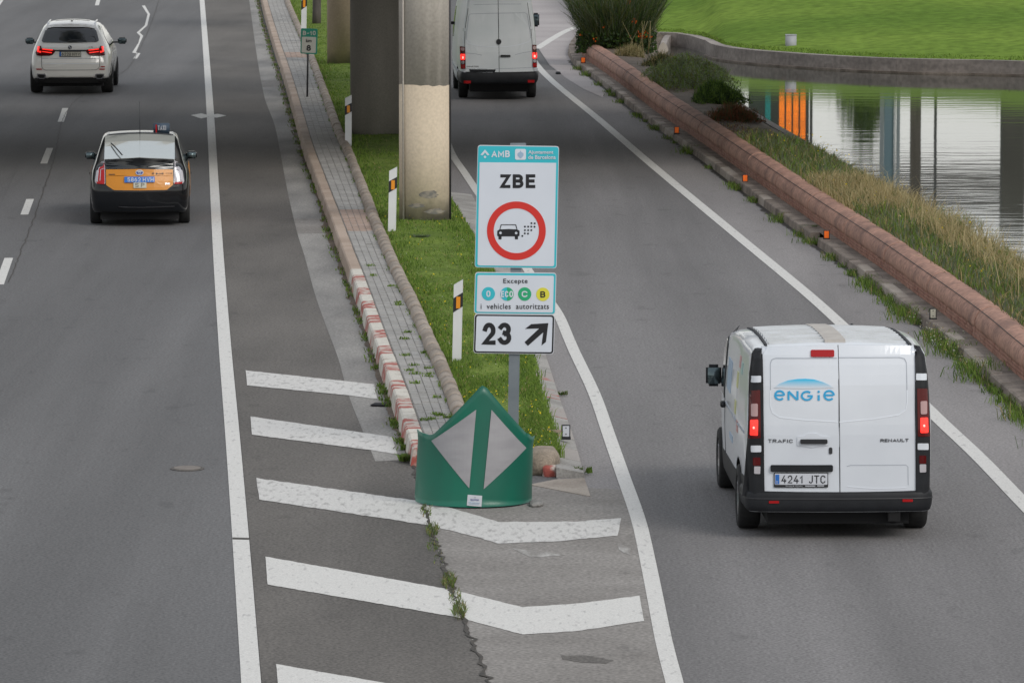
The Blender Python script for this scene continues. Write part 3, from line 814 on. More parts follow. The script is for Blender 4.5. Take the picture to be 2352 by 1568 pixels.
def rock(name, c, r, mat, label, cat, seed=0, flatten=1, parent=None, bumpy=.12):
    rg = random.Random(seed)
    bm = bmesh.new(); bmesh.ops.create_icosphere(bm, subdivisions=3, radius=1)
    ph = [rg.uniform(0, 6) for _ in range(6)]
    for v in bm.verts:
        n = v.co.normalized()
        f = 1 + bumpy * (math.sin(n.x * 3 + ph[0]) + math.sin(n.y * 4 + ph[1]) + math.sin(n.z * 5 + ph[2])) / 2 + bumpy * .4 * math.sin(n.x * 9 + n.z * 8 + ph[3])
        q_ = Vector((abs(n.x) ** .6 * (1 if n.x > 0 else -1), abs(n.y) ** .6 * (1 if n.y > 0 else -1), abs(n.z) ** .6 * (1 if n.z > 0 else -1)))
        v.co = Vector((q_.x * r[0] * f, q_.y * r[1] * f, q_.z * r[2] * f))
    me = bpy.data.meshes.new(name); bm.to_mesh(me); bm.free()
    o = link(name, me, mat, parent, True); o.location = c
    if label: tag(o, label, cat)
    return o
c = P(1248, 1090)
rk = empty('kerb_end_block', (c.x, c.y + .1, 0), 0, 'rough stone block with a red painted corner closing the grass island behind the green marker', 'stone block')
rb_ = rock('block', (0, .25, .10), (.19, .42, .16), stone_m, None, None, 3, parent=rk, bumpy=.05)
rp = rock('red_paint_patch', (.085, .0, .04), (.10, .26, .085), kerb_r, None, None, 5, parent=rk, bumpy=.07)
c = P(1232, 1165)
rock('concrete_lump', (c.x, c.y + .15, .02), (.07, .18, .03), gutter_m, 'broken grey concrete lump lying beside the foot of the green marker', 'rubble', 9)

# ------------------------------------------------------------------ grass generator
def blades(name, pts, mats, weights, h=(.05, .12), wd=.012, lean=.5, kind='stuff', label=None, cat=None, parent=None, seed=1, curve=False):
    rg = np.random.default_rng(seed)
    pts = np.asarray(pts, dtype=float); n = len(pts)
    a_ = rg.uniform(0, 2 * np.pi, n); hh = rg.uniform(h[0], h[1], n)
    if pts.shape[1] == 4: hh = hh * pts[:, 3]
    ww = wd * rg.uniform(.6, 1.3, n)
    la = rg.uniform(0, 2 * np.pi, n); ll = hh * lean * rg.uniform(.1, 1, n)
    dx, dy = np.cos(a_) * ww / 2, np.sin(a_) * ww / 2
    lx, ly = np.cos(la) * ll, np.sin(la) * ll
    p = pts[:, :3]
    v0 = p + np.stack([dx, dy, np.zeros(n)], 1); v1 = p - np.stack([dx, dy, np.zeros(n)], 1)
    m0 = p + np.stack([dx * .8 + lx * .35, dy * .8 + ly * .35, hh * .6], 1); m1 = p + np.stack([-dx * .8 + lx * .35, -dy * .8 + ly * .35, hh * .6], 1)
    tp = p + np.stack([lx, ly, hh * np.clip(1 - .2 * lean, .3, 1)], 1)
    verts = np.stack([v0, v1, m0, m1, tp], 1).reshape(-1, 3)
    base = (np.arange(n) * 5)[:, None]
    tris = np.stack([base + np.array([[0, 1, 3]]), base + np.array([[0, 3, 2]]), base + np.array([[2, 3, 4]])], 1).reshape(-1, 3)
    me = bpy.data.meshes.new(name)
    me.vertices.add(len(verts)); me.vertices.foreach_set('co', verts.ravel())
    me.loops.add(tris.size); me.loops.foreach_set('vertex_index', tris.ravel().astype(np.int32))
    me.polygons.add(len(tris)); me.polygons.foreach_set('loop_start', np.arange(0, tris.size, 3, dtype=np.int32))
    for m in mats: me.materials.append(m)
    wgt = np.array(weights, float); wgt /= wgt.sum()
    mi = np.repeat(rg.choice(len(mats), n, p=wgt), 3).astype(np.int32)
    me.polygons.foreach_set('material_index', mi)
    me.update(calc_edges=True)
    o = link(name, me, None, parent)
    if kind: o['kind'] = kind
    if label: tag(o, label, cat)
    return o
def fleck(name, pts, mats, r, kind='stuff', seed=2, parent=None):
    """small round flower heads / leaves as tilted quads"""
    rg = np.random.default_rng(seed); pts = np.asarray(pts, float); n = len(pts)
    u = rg.normal(size=(n, 3)); u /= np.linalg.norm(u, axis=1)[:, None]
    v = np.cross(u, rg.normal(size=(n, 3))); v /= np.linalg.norm(v, axis=1)[:, None]
    s_ = (r * rg.uniform(.6, 1.3, n))[:, None]
    q = np.stack([pts + u * s_, pts + v * s_ * .7, pts - u * s_, pts - v * s_ * .7], 1).reshape(-1, 3)
    me = bpy.data.meshes.new(name)
    me.vertices.add(len(q)); me.vertices.foreach_set('co', q.ravel())
    me.loops.add(4 * n); me.loops.foreach_set('vertex_index', np.arange(4 * n, dtype=np.int32))
    me.polygons.add(n); me.polygons.foreach_set('loop_start', np.arange(0, 4 * n, 4, dtype=np.int32))
    for m in mats: me.materials.append(m)
    me.polygons.foreach_set('material_index', rg.integers(0, len(mats), n).astype(np.int32))
    me.update(calc_edges=True)
    o = link(name, me, None, parent)
    if kind: o['kind'] = kind
    return o
nr = np.random.default_rng(11)
def vnoise(x, y, s, ph=0):
    return (math.sin(x * s * 1.3 + ph) * math.cos(y * s + ph * 2) + math.sin((x + y) * s * .7 + ph * 3) * .6 + math.sin(x * s * 2.9 - y * s * 1.7 + ph)) / 2.6
pts, fl = [], []
y0, y1 = y_at(1080), y_at(-100)
def island_pt():
    u = nr.random()
    y = y0 + (y1 - y0) * u ** 2.2
    xa, xb = yx(PIPE, y) + .07, yx(ISL0, y) - .01
    return xa + (xb - xa) * nr.random(), y
for _ in range(110000):
    x, y = island_pt()
    if vnoise(x, y, 3.1) < -.75: continue
    pts.append((x, y, .165, 1 + .35 * vnoise(x, y, 1.7, 2)))
blades('island_grass', pts, [gr1, gr2, gr3, gr4], [5, 4, 2.4, .5], (.04, .10), .013, .7, seed=3)
for _ in range(900):
    x, y = island_pt()
    if vnoise(x, y, 1.3, 5) > -.1 and y < y_at(470): fl.append((x, y, .24 + nr.random() * .05))
fleck('island_flowers', fl, [yel], .014, seed=4)
fl = []
for _ in range(1400):
    x, y = island_pt()
    if vnoise(x, y, 2.3, 1) > .0 and y < y_at(500): fl.append((x, y, .22 + nr.random() * .04))
fleck('clover_flowers', fl, [wht], .008, seed=5)
# shaggy edge growing over the inner kerb, near end
pts = []
for _ in range(7000):
    u = nr.random(); y = y0 + (y_at(700) - y0) * u ** 1.4
    x = yx(ISL0, y) + nr.normal(-.04, .05)
    pts.append((x, y, .14, 1.0))
blades('kerbside_grass', pts, [gr2, gr1, gr3], [5, 4, 1], (.07, .15), .012, .9, seed=6)
# tufts in the island: darker round clumps
def tuft(name, c, r, h, n, mats, wts, label, cat, lean=1.0, seed=1, wd=.01, group=None, ry=1):
    rg = np.random.default_rng(seed)
    a_ = rg.uniform(0, 2 * np.pi, n); rr_ = r * np.sqrt(rg.random(n)) * .6
    pts = np.stack([np.cos(a_) * rr_, np.sin(a_) * rr_ * ry, np.zeros(n), 1 - .5 * rr_ / r], 1)
    o = blades(name, pts, mats, wts, (h * .5, h), wd, lean, kind=None, seed=seed)
    o.location = c; tag(o, label, cat, group); return o
p = P(967, 550, .17); tuft('grass_tuft', (p.x, p.y, .17), .22, .16, 500, [gr7, gr3, gr1], [5, 3, 1], 'round blue-green tussock in the island grass behind the white post nearest the sign', 'grass tuft', seed=4)
# weeds at the kerb feet
wp = []
for _ in range(5200):
    u = nr.random(); y = y_at(1040) + (y_at(0) - y_at(1040)) * u ** 1.8
    if vnoise(0, y, 1.9, 1) + vnoise(1, y, 5.3, 2) * .8 < .15: continue
    x = yx(KBOT, y) + nr.normal(-.05, .045)
    wp.append((x, y, .012, 1))
blades('kerb_foot_weeds', wp, [gr1, gr3, gr6, gr2], [3, 3, 2, 2], (.03, .10), .016, 1.4, seed=8)
wp = []
for _ in range(17000):
    y = 48 + (y_at(140) - 48) * nr.random() ** 1.3
    n_ = vnoise(0, y, .9, 3) + vnoise(3, y, 2.6, 4) * .8
    n_ += .45 if y < y_at(700) else (-.35 if y > y_at(600) else .1)
    if n_ < .0: continue
    xk = yx(K, y)
    spread = .06 + .10 * max(0, n_)
    wp.append((xk + nr.normal(-.05, spread), y, .012, .6 + n_))
blades('roadside_weeds', wp, [gr1, gr3, gr6, gr2, gr4], [4, 4, 2, 2, .5], (.05, .2), .012, 1.2, seed=9)
fl = [(x + nr.normal(0, .05), y, z + .1 + nr.random() * .08) for x, y, z, _ in wp if y_at(860) < y < y_at(745) and nr.random() < .35]
fleck('weed_blossom', fl, [wht, gr4], .012, seed=10)
# weeds between pavers
wp = []
for _ in range(24):
    y = y_at(1020) + (y_at(600) - y_at(1020)) * nr.random() ** 1.7
    xa, xb = yx(TL, y) + .05, yx(PIPE, y) - .1
    x = xa + (xb - xa) * nr.random()
    for k in range(34): wp.append((x + nr.normal(0, .035), y + nr.normal(0, .03), .205, 1))
for _ in range(2600):
    y = y_at(1040) + (y_at(60) - y_at(1040)) * nr.random() ** 1.5
    if vnoise(2, y, 2.1, 6) < .1: continue
    wp.append((yx(PIPE, y) - .10 + nr.normal(0, .018), y, .205, 1))
blades('paving_weeds', wp, [gr1, gr3, gr2], [4, 2, 3], (.02, .06), .012, 1.4, seed=12)
# little plants in the long crack
for i, (cx_, cy_, n_, hh) in enumerate(((885, 760, 60, .11), (912, 850, 130, .15), (915, 922, 60, .1), (945, 990, 25, .07), (992, 1095, 150, .17), (1018, 1165, 60, .1), (1042, 1235, 150, .17))):
    p = P(*c6(cx_, cy_))
    tuft('crack_weed', (p.x, p.y, .012), .10, hh * .6, int(n_ * 1.5), [gr6, gr1, gr7, gr4], [4, 3, 3, 1],
         ['sparse weed in the joint just under the green marker', 'bushy weed in the joint across the first long chevron', 'flat green weed in the joint just below the first long chevron', 'tiny weed in the joint between the two long chevrons',
          'tall weed in the joint just above the second long chevron', 'small weed in the joint on the second long chevron stripe', 'thick weed in the joint at the lower edge of the second long chevron'][i], 'weed', 1.0, seed=30 + i, wd=.009, ry=9, group='weeds in the joint of the gore')
for i, (p, n_, hh, lb) in enumerate(((P(1283, 1090), 220, .13, 'green weed tuft against the rough stone block at the island end'), (P(938, 1062), 260, .16, 'weed clump at the end of the red and white kerb beside the green marker'),
                                 (P(1340, 1090), 40, .16, 'thin upright weed beside the sloping slab of the inner kerb'), (P(1286, 910), 60, .1, 'small weed at the foot of the inner kerb beside the sign post'),
                                 (P(1862, 540), 240, .3, 'leafy weed bush growing in a gap of the pond-side kerb'))):
    tuft('weed_tuft', (p.x, p.y, .02), .16, hh, n_, [gr1, gr3, gr6, gr7], [4, 3, 2, 1 + 6 * (i == 4)], lb, 'weed', 1.1, seed=50 + i, wd=.02)
# debris
p = P(*c5(540, 1330)); rs = empty('rubber_strip', (p.x, p.y, .014), R(-12), 'torn strip of black rubber lying at the foot of the red and white kerb', 'debris')
box('strip', -.11, .11, -.12, .12, 0, .018, rubber_m, rs, .006)

# ------------------------------------------------------------------ POND SIDE: kerb, wall, bank, water
kerbP = empty('pond_kerb', (0, 0, 0)); kerbP['kind'] = 'structure'
Kn = [p for p in K]
Ln = length(Kn); s = 0
while s < Ln - 1:
    seg = subpath(Kn, s + .007, s + .993, 2)
    if seg[0].y < 40: break
    hgt = .155 + rnd.uniform(-.008, .008)
    gap = y_at(560) < seg[0].y < y_at(547)
    if not gap:
        prof = [(0, 0), (-.012, hgt - .015), (-.03, hgt), (-.17, hgt + .002), (-.172, 0)]
        sweep('kerb_stone', prof, seg, kerb_dark if rnd.random() < .75 else kerb_c, kerbP, jit=.004)
    s += 1.0
kt = Koff(.172); kt2 = Koff(.33)
ribbon('ledge', [p for p in kt], [p for p in kt2], .148, kerb_dark, kerbP)
wall = empty('brick_wall', (0, 0, 0)); tag(wall, 'long low red brick wall with a rounded terracotta coping running beside the pond', 'wall')
WB = Koff(.33)
Lw = length(WB)
# courses of brick under the coping: one mass of real bricks
bv, bf = [], []
def add_seg(prof, seg, vs, fs):
    b0 = len(vs); n = len(prof)
    for i, p in enumerate(seg):
        l = lat(seg, i)
        for (o_, z) in prof: vs.append(tuple(p + l * o_ + Vector((0, 0, z))))
    for k in range(n): fs.append((b0 + k, b0 + (k + 1) % n, b0 + n + (k + 1) % n, b0 + n + k))
    fs.append(tuple(b0 + k for k in range(n))[::-1]); fs.append(tuple(b0 + n + k for k in range(n)))
sweep('mortar_core', [(-.012, .1), (-.012, .31), (-.40, .31), (-.40, .1)], [p for p in WB[::2]], mortar_m, wall)
for course in range(3):
    s = .13 * (course % 2)
    while s < Lw - .3:
        seg = subpath(WB, s + .006, s + .244, 2)
        if seg[0].y > 44:
            o_ = rnd.uniform(-.004, .004); z0 = .150 + course * .052
            add_seg([(o_, z0), (o_, z0 + .043), (-.03, z0 + .043), (-.03, z0)], seg, bv, bf)
        s += .25
o = mk('brick_courses', bv, bf, brick_m, wall); o['kind'] = 'stuff'
s = .6
cop = []
for k in range(15):
    a_ = R(200 - 200 * k / 14)
    cop.append((-.215 - math.cos(a_) * .0 + math.cos(R(-25 + 230 * k / 14)) * .235, .375 + math.sin(R(-25 + 230 * k / 14)) * .215))
while s < Lw - 5:
    L_ = 4.93
    n = 33
    seg = subpath(WB, s + .022, s + L_ - .022, n)
    if seg[-1].y < 38: break
    # thin ridges: each rowlock brick a little proud
    vs, fs = [], []; m = len(cop)
    for i in range(n):
        l = lat(seg, i); bulge = rnd.uniform(-.005, .005)
        for (o_, z) in cop:
            cx_, cz_ = -.215, .375
            f_ = 1 + bulge / .22
            vs.append(seg[i] + l * (cx_ + (o_ - cx_) * f_) + Vector((0, 0, cz_ + (z - cz_) * f_)))
    for i in range(n - 1):
        for k in range(m):
            fs.append((i * m + k, i * m + (k + 1) % m, (i + 1) * m + (k + 1) % m, (i + 1) * m + k))
    fs += [tuple(range(m))[::-1], tuple(range((n - 1) * m, n * m))]
    o = mk('coping_segment', vs, fs, red_m, wall, True)
    # long dark joint that runs along the coping
    js = [q_ + lat(seg, i) * (-.215 + math.cos(R(48)) * .2395) + Vector((0, 0, .375 + math.sin(R(48)) * .219)) for i, q_ in enumerate(seg)]
    tube('joint', js[::4] + [js[-1]], .0055, seam_m, o, 5)
    s += L_
# planted bank between wall and pond rim
bank_prof = [(.52, .42), (.75, .50), (1.2, .50), (1.7, .44), (2.2, .20), (2.62, -.02), (2.64, -.4)]
Kb = resample(K, 1.0)
vs, fs = [], []; m = len(bank_prof)
for i, p in enumerate(Kb):
    l = lat(Kb, i)
    for (d, z) in bank_prof: vs.append(p - l * d + Vector((0, 0, z + rnd.uniform(-.03, .03))))
for i in range(len(Kb) - 1):
    for k in range(m - 1): fs.append((i * m + k, i * m + k + 1, (i + 1) * m + k + 1, (i + 1) * m + k))
mk('bank', vs, fs, soil_m, None, True, 'structure')
prim = empty('pond_rim', (0, 0, 0)); prim['kind'] = 'structure'
sweep('rim_strip', [(-2.60, -.5), (-2.60, .03), (-2.78, .03), (-2.78, -.5)], Kb, pond_wall_m, prim)
WZ = -.3
# far wall of the pond and its lawn
FWpx = [(1380, 99), (1440, 107), cB(900, 445), cB(1150, 455), cB(1400, 520), cB(1540, 585), cB(2000, 640), cD(1000, 712), cD(2352, 745), (2700, 192), (3600, 240), (5200, 330)]
FW = smooth([P(x, y, WZ) for x, y in FWpx], 1.0)
for p in FW: p.z = 0
pl_ = mk('water', [(x, y, WZ) for x, y in ((-2, 20), (120, 20), (220, 100), (200, 175), (-2, 175))], [(0, 1, 2, 3, 4)], None, kind='structure')
wm = bpy.data.materials.new('pond_water'); wm.use_nodes = True
t = wm.node_tree; b_ = t.nodes['Principled BSDF']
b_.inputs['Base Color'].default_value = (.035, .04, .03, 1); b_.inputs['Roughness'].default_value = .035; b_.inputs['IOR'].default_value = 1.5
b_.inputs['Specular IOR Level'].default_value = .6
co = t.nodes.new('ShaderNodeTexCoord'); mp = t.nodes.new('ShaderNodeMapping'); mp.inputs['Scale'].default_value = (.35, 1.6, 1)
t.links.new(co.outputs['Object'], mp.inputs['Vector'])
n1 = t.nodes.new('ShaderNodeTexNoise'); n1.inputs['Scale'].default_value = 1.1; n1.inputs['Detail'].default_value = 3
t.links.new(mp.outputs[0], n1.inputs['Vector'])
# stronger breeze nearer the bank
sp = t.nodes.new('ShaderNodeSeparateXYZ'); t.links.new(co.outputs['Object'], sp.inputs[0])
mr = t.nodes.new('ShaderNodeMapRange'); mr.inputs[1].default_value = 132; mr.inputs[2].default_value = 92; mr.inputs[3].default_value = .22; mr.inputs[4].default_value = .6
t.links.new(sp.outputs['Y'], mr.inputs[0])
bn = t.nodes.new('ShaderNodeBump'); bn.inputs['Distance'].default_value = .009
t.links.new(mr.outputs[0], bn.inputs['Strength']); t.links.new(n1.outputs[0], bn.inputs['Height']); t.links.new(bn.outputs[0], b_.inputs['Normal'])
pl_.data.materials.append(wm)
pw = empty('pond_wall', (0, 0, 0)); tag(pw, 'low grey-brown concrete retaining wall between the pond water and the lawn', 'wall')
s = 0; Lf = length(FW)
while s < Lf - 4 and s < 190:
    seg = subpath(FW, s + .004, s + 3.996, 6)
    l_ = lat(FW, 3); rt = -1 if l_.y < 0 else 1
    # the lawn side of the path
    side = 1 if lat(seg, 2).y > 0 else -1
    z = .10 + rnd.uniform(-.006, .006)
    sweep('wall_panel', [(0, -.6), (0, z), (.3 * side, z), (.3 * side, -.6)], seg, pond_wall_m, pw)
    s += 4
sweep('wall_foot', [(-.12 * side, -.5), (-.12 * side, WZ + .045), (-.004 * side, WZ + .045), (-.004 * side, -.5)], FW[10:180], kerb_dark, pw)
# lawn rising behind
vs, fs = [], []; rows = [0, 1, 3, 6, 10, 16, 24, 34, 46, 58, 70]
Fr = offset(FW, .29 * side)
left_x = Fr[0].x
for i in range(0, len(Fr), 2):
    p = Fr[i]
    for d in rows:
        yy = p.y + d
        rise = .075 * d * (1 if d < 58 else 1) - (0 if d < 60 else .6 * (d - 60) / 10)
        vs.append((p.x + d * .02 + (0 if i else -.8), yy, .085 + rise * (.86 + .0022 * (p.x)) + rnd.uniform(-.02, .02) * min(1, d)))
m = len(rows); nR = len(vs) // m
for i in range(nR - 1):
    for k in range(m - 1): fs.append((i * m + k, (i + 1) * m + k, (i + 1) * m + k + 1, i * m + k + 1))
lawn = mk('lawn_slope', vs, fs, lawn_m, None, True, 'structure')
# blades on the front of the lawn
pts = []
V3 = np.array([tuple(v) for v in vs]).reshape(nR, m, 3)
for _ in range(7000):
    i = nr.integers(0, min(nR - 1, 34)); u = nr.random()
    k = 0; tt = nr.random()
    p = (V3[i, k] * (1 - u) + V3[i + 1, k] * u) * (1 - tt) + (V3[i, k + 1] * (1 - u) + V3[i + 1, k + 1] * u) * tt
    pts.append((p[0], p[1], p[2], 1 + .5 * vnoise(p[0], p[1], .8)))
blades('lawn_grass_blades', pts, [gr2, gr1, gr6], [6, 3, .4], (.03, .07), .03, 1.2, seed=13)
# far side of the ground behind the pond and left of the lawn
# white pointed stone and grey cabinet
p = P(1521, 134, .0); Yp = p.y - 3
def vv(px, py, Y0=Yp): return V(px, py, Y0)
st = empty('pointed_stone', (vv(1521, 130)[0], Yp, .3), 0, 'pale pointed stone slab standing at the water edge behind the shrubs', 'stone')
sx, sz = vv(1521, 130)
out = []
for (x, y) in ((985, 545), (960, 490), (975, 445), (1010, 410), (1045, 445), (1062, 490), (1030, 545)):
    X, Z = vv(*cB(x, y)); out.append((X - sx, Z - .3))
me = patch_mesh(out, flat, .06, .12); link('slab', me, pale_stone, st)
p = P(1818, 112, .12); Yc = p.y
x0, z0 = V(*cB(2212, 495), Yc); x1, z1 = V(*cB(2318, 347), Yc)
cb = empty('utility_cabinet', ((x0 + x1) / 2, Yc, z0 - .1), 0, 'small grey metal utility cabinet standing on the lawn at the pond wall', 'cabinet')
box('housing', -(x1 - x0) / 2, (x1 - x0) / 2, 0, .25, 0, z1 - z0 + .1, cabinet_m, cb, .008)
box('lid', -(x1 - x0) / 2 - .008, (x1 - x0) / 2 + .008, -.01, .26, z1 - z0 + .1, z1 - z0 + .115, cabinet_m, cb)
box('base_edge', -(x1 - x0) / 2 - .01, (x1 - x0) / 2 + .01, -.015, .26, 0, .13, kerb_c, cb)

# bank vegetation
def bank_z(d):
    for (a_, za), (b2, zb) in zip(bank_prof, bank_prof[1:]):
        if a_ <= d <= b2: return za + (zb - za) * (d - a_) / (b2 - a_)
    return .42
KbA = [(p, lat(Kb, i)) for i, p in enumerate(Kb)]
def bank_pt(y, d):
    # nearest path point with that y
    x = yx(Kvis, y)
    j = min(range(len(Kvis)), key=lambda q: abs(Kvis[q].y - y)) if False else None
    return x + d * 1.0, y
Kvis = [p for p in K if p.y < y_at(150)]
def scatter(n, ya_, yb_, d0, d1, hs=1.0, seed=0, cond=None, power=1.0):
    rg = np.random.default_rng(seed); out = []
    for _ in range(n):
        y = ya_ + (yb_ - ya_) * rg.random() ** power; d = rg.uniform(d0, d1)
        x = yx(Kvis, y) + d
        if cond and not cond(x, y, d): continue
        out.append((x, y, bank_z(d) - .02, hs * (1 + .4 * vnoise(x, y, 2.2, 3))))
    return out
# near: long mixed grass, seen from the right edge up to the grassy end of the bank
yN, yF = 42, y_at(376)
pts = scatter(34000, yN, yF, .62, 2.6, 1, 21, lambda x, y, d: not (y_at(345) > y > y_at(345)))
blades('bank_grass', pts, [gr1, gr6, gr7, gr3, gr2, gr4], [2.5, 4, 4, 1.5, .8, 1.6], (.10, .32), .016, .9, seed=22)
pts = scatter(5200, y_at(760), y_at(490), 1.3, 2.5, 1, 23, lambda x, y, d: vnoise(x, y, .9, 1) > -.3)
pts += scatter(3000, y_at(560), y_at(487), .6, 1.6, .8, 24)
blades('dry_grass', pts, [gr4, gr5, gr6], [5, 4, 1], (.2, .55), .012, .8, seed=25)
pts = scatter(800, yN, y_at(500), .9, 2.5, 1, 26)
blades('tall_stalks', pts, [gr5, gr4], [5, 4], (.4, .85), .009, .7, seed=27)
pts = scatter(220, y_at(800), y_at(380), .7, 2.5, 1, 28)
fleck('bank_flowers', [(x, y, z + .25 + nr.random() * .2) for x, y, z, _ in pts], [yel, gr5], .016, seed=29)
# twiggy seed-head shrubs near the water
def shrub(name, c, rx, ry, h, n, mats, label, seed, leaf=.02, stems=60, smat=None, up=.5, group=None, cat='shrub', nleafmats=None):
    rg = np.random.default_rng(seed)
    root = empty(name, c, 0, label, cat, group)
    th = rg.uniform(0, 2 * np.pi, n); rr_ = np.sqrt(rg.random(n)); zz = rg.random(n) ** .8
    prof = np.sqrt(np.clip(1 - (zz * 1.0 - up * .4) ** 2, .02, 1)) if up < 1 else (.35 + .65 * zz)
    lump = 1 + .22 * np.sin(th * 3 + seed) + .15 * np.sin(th * 7 + zz * 6 + seed)
    x = np.cos(th) * rr_ * rx * prof * lump; y = np.sin(th) * rr_ * ry * prof * lump
    z = zz * h * (1 - .35 * rr_ ** 2) * (1 + .15 * np.sin(th * 5 + seed * 2))
    fleck('foliage', np.stack([x, y, z], 1), mats, leaf, None, seed, root)
    nt_ = n // 3; ii = rg.integers(0, n, nt_)
    blades('twigs', np.stack([x[ii], y[ii], z[ii] * .85, np.ones(nt_)], 1), mats, [1] * len(mats), (.08, .3), leaf * .5, .9, 'stuff', parent=root, seed=seed + 5)
    sp_ = []
    a2 = rg.uniform(0, 2 * np.pi, stems)
    base = np.stack([np.cos(a2) * rx * .15, np.sin(a2) * ry * .15, np.zeros(stems), np.ones(stems)], 1)
    blades('stem', base, [smat or gr6], [1], (h * .6, h * 1.12), .014, 1.2, None, parent=root, seed=seed + 1)
    return root
for i, (px, py, rx, h, lb) in enumerate(((2180, 560, .9, .75, 'larger airy shrub with tiny yellowish seed heads before the open water'),
                                         (2300, 640, .8, .6, 'airy seed-head shrub on the bank close to the right edge of the photo'),
                                         (2040, 490, .6, .5, 'thin dry shrub on the bank between the dry grass and the pond'))):
    p = P(px, py, .3)
    shrub('seedhead_shrub', (p.x, p.y, .15), rx, rx, h, 1700, [gr5, gr4, gr6, gr1], lb, 60 + i, .011, 160, gr6, .3)
# green-grey mounded shrubs farther up
for i, (px, py, rx, ry, h, n, ms, lf, lb) in enumerate((
        (1575, 192, 1.0, 2.6, .72, 13000, [gr7, gr7, gr6, gr1], .025, 'broad mounded grey-green shrub on the wall top below the pointed stone'),
        (1645, 232, .6, 1.3, .48, 6500, [gr1, gr9, gr3], .028, 'dark green low shrub between the grey-green mound and the reddish plants'),
        (1685, 272, .55, 1.2, .30, 5000, [gr8, gr8, gr9], .022, 'reddish-brown withered ground plant at the end of the shrub row'),
        (1520, 150, .5, .9, .32, 2500, [gr4, gr6, gr9], .025, 'yellowish dry shrub on the wall top at the foot of the big bush'),
        (1450, 128, .4, .7, .3, 2200, [gr4, gr5, gr6], .02, 'clump of straw-coloured stems in front of the big bush'))):
    p = P(px, py, .5)
    shrub('low_shrub', (p.x, p.y, .42), rx, ry, h, n, ms, lb, 70 + i, lf, 120, ms[-1], .3)
p = P(1668, 232, .5); tuft('leafy_weed', (p.x, p.y, .42), .3, .75, 90, [gr9, gr1], [3, 1], 'tall dark leafy weed standing out against the water beside the reddish plants', 'weed', .5, 91, .03)
pts = scatter(5000, y_at(376), y_at(310), .6, 1.4, .7, 41)
blades('sparse_bank_grass', pts[:900], [gr8, gr4, gr9], [3, 2, 2], (.04, .12), .015, 1.2, seed=42)
# the big broom-like bush
p = P(1415, 108, .5)
bb = empty('broom_bush', (p.x, p.y, .35), 0, 'large dark broom-like bush with upright stems and a few orange flowers at the road corner', 'bush')
rg = np.random.default_rng(5)
n = 8500
th = rg.uniform(0, 2 * np.pi, n); r0 = np.sqrt(rg.random(n)) * .9
base = np.stack([np.cos(th) * r0 * .9, np.sin(th) * r0 * .9, rg.uniform(0, 1.5, n)], 1)
dirs = np.stack([np.cos(th) * r0 * (.55 + .3 * rg.random(n)), np.sin(th) * r0 * .6, 1 + .3 * rg.random(n)], 1); dirs += rg.normal(0, .30, (n, 3))
ln = rg.uniform(.3, .75, n)[:, None]; base[:, :2] *= (1 + base[:, 2:3] * .5)
tip = base + dirs / np.linalg.norm(dirs, axis=1)[:, None] * ln
wv = np.cross(dirs, rg.normal(size=(n, 3))); wv = wv / np.linalg.norm(wv, axis=1)[:, None] * .009
q = np.stack([base - wv, base + wv, tip], 1).reshape(-1, 3)
me = bpy.data.meshes.new('foliage'); me.vertices.add(3 * n); me.vertices.foreach_set('co', q.ravel())
me.loops.add(3 * n); me.loops.foreach_set('vertex_index', np.arange(3 * n, dtype=np.int32))
me.polygons.add(n); me.polygons.foreach_set('loop_start', np.arange(0, 3 * n, 3, dtype=np.int32))
for m_ in (gr9, gr3, gr6, gr7): me.materials.append(m_)
me.polygons.foreach_set('material_index', rg.choice(4, n, p=[.25, .2, .3, .25]).astype(np.int32)); me.update(calc_edges=True)
link('foliage', me, None, bb)
th = rg.uniform(0, 2 * np.pi, 4200); r0 = np.sqrt(rg.random(4200)); zz = rg.uniform(0, .8, 4200)
fleck('lower_leaves', np.stack([np.cos(th) * r0 * 1.1, np.sin(th) * r0 * 1.1, zz * (1 - .3 * r0)], 1), [gr9, gr9, gr3], .05, None, 6, bb)
fo = []
for k in range(16):
    fo.append((rg.uniform(-1.0, 1.2), rg.uniform(-1.2, -.6), rg.uniform(.3, 1.7)))
fl_ = fleck('flowers', np.array([(x + rg.normal(0, .03), y, z + rg.normal(0, .03)) for x, y, z in fo for _ in range(5)]), [org], .032, 'stuff', 7, bb)
for k in range(7):
    x0_ = rg.uniform(.3, 1.0)
    tube('branch', [(x0_, -1.0, .0), (x0_ + rg.uniform(-.1, .15), -1.1, .4), (x0_ + rg.uniform(-.2, .4), -1.15, .9)], .012, gr5, bb, 5, .004)

# ------------------------------------------------------------------ OVERPASS, PILLARS
def pillar(name, pxc, pyb, wpx, H, bands, label, seams=0, n=40, yoff=0, zb=.14):
    """bands: [(z0, z1, material)]"""
    base = P(pxc, pyb, zb); r_ = wpx / 2 * base.y / F * 1.0
    root = empty(name, (base.x, base.y + r_ + yoff, 0), 0, label, 'pillar')
    for (z0, z1, mt) in bands:
        vs, fs = [], []
        for i, z in enumerate((z0, z1)):
            for k in range(n):
                a_ = 2 * math.pi * k / n
                jag = (.007 * math.sin(k * 1.7) + .006 * math.sin(k * 4.1) + .010 * math.sin(k * .31)) if (i == 1 and z1 < H and z1 > 1) or (i == 0 and z0 > 1) else 0
                vs.append((math.cos(a_) * r_, math.sin(a_) * r_, z + jag))
        for k in range(n): fs.append((k, (k + 1) % n, n + (k + 1) % n, n + k))
        fs += [tuple(range(n))[::-1], tuple(range(n, 2 * n))]
        mk('shaft', vs, fs, mt, root, True).data.polygons[-1].use_smooth = False
    return root, r_
z_paint = V(975, 197, P(975, 515, .14).y)[1]
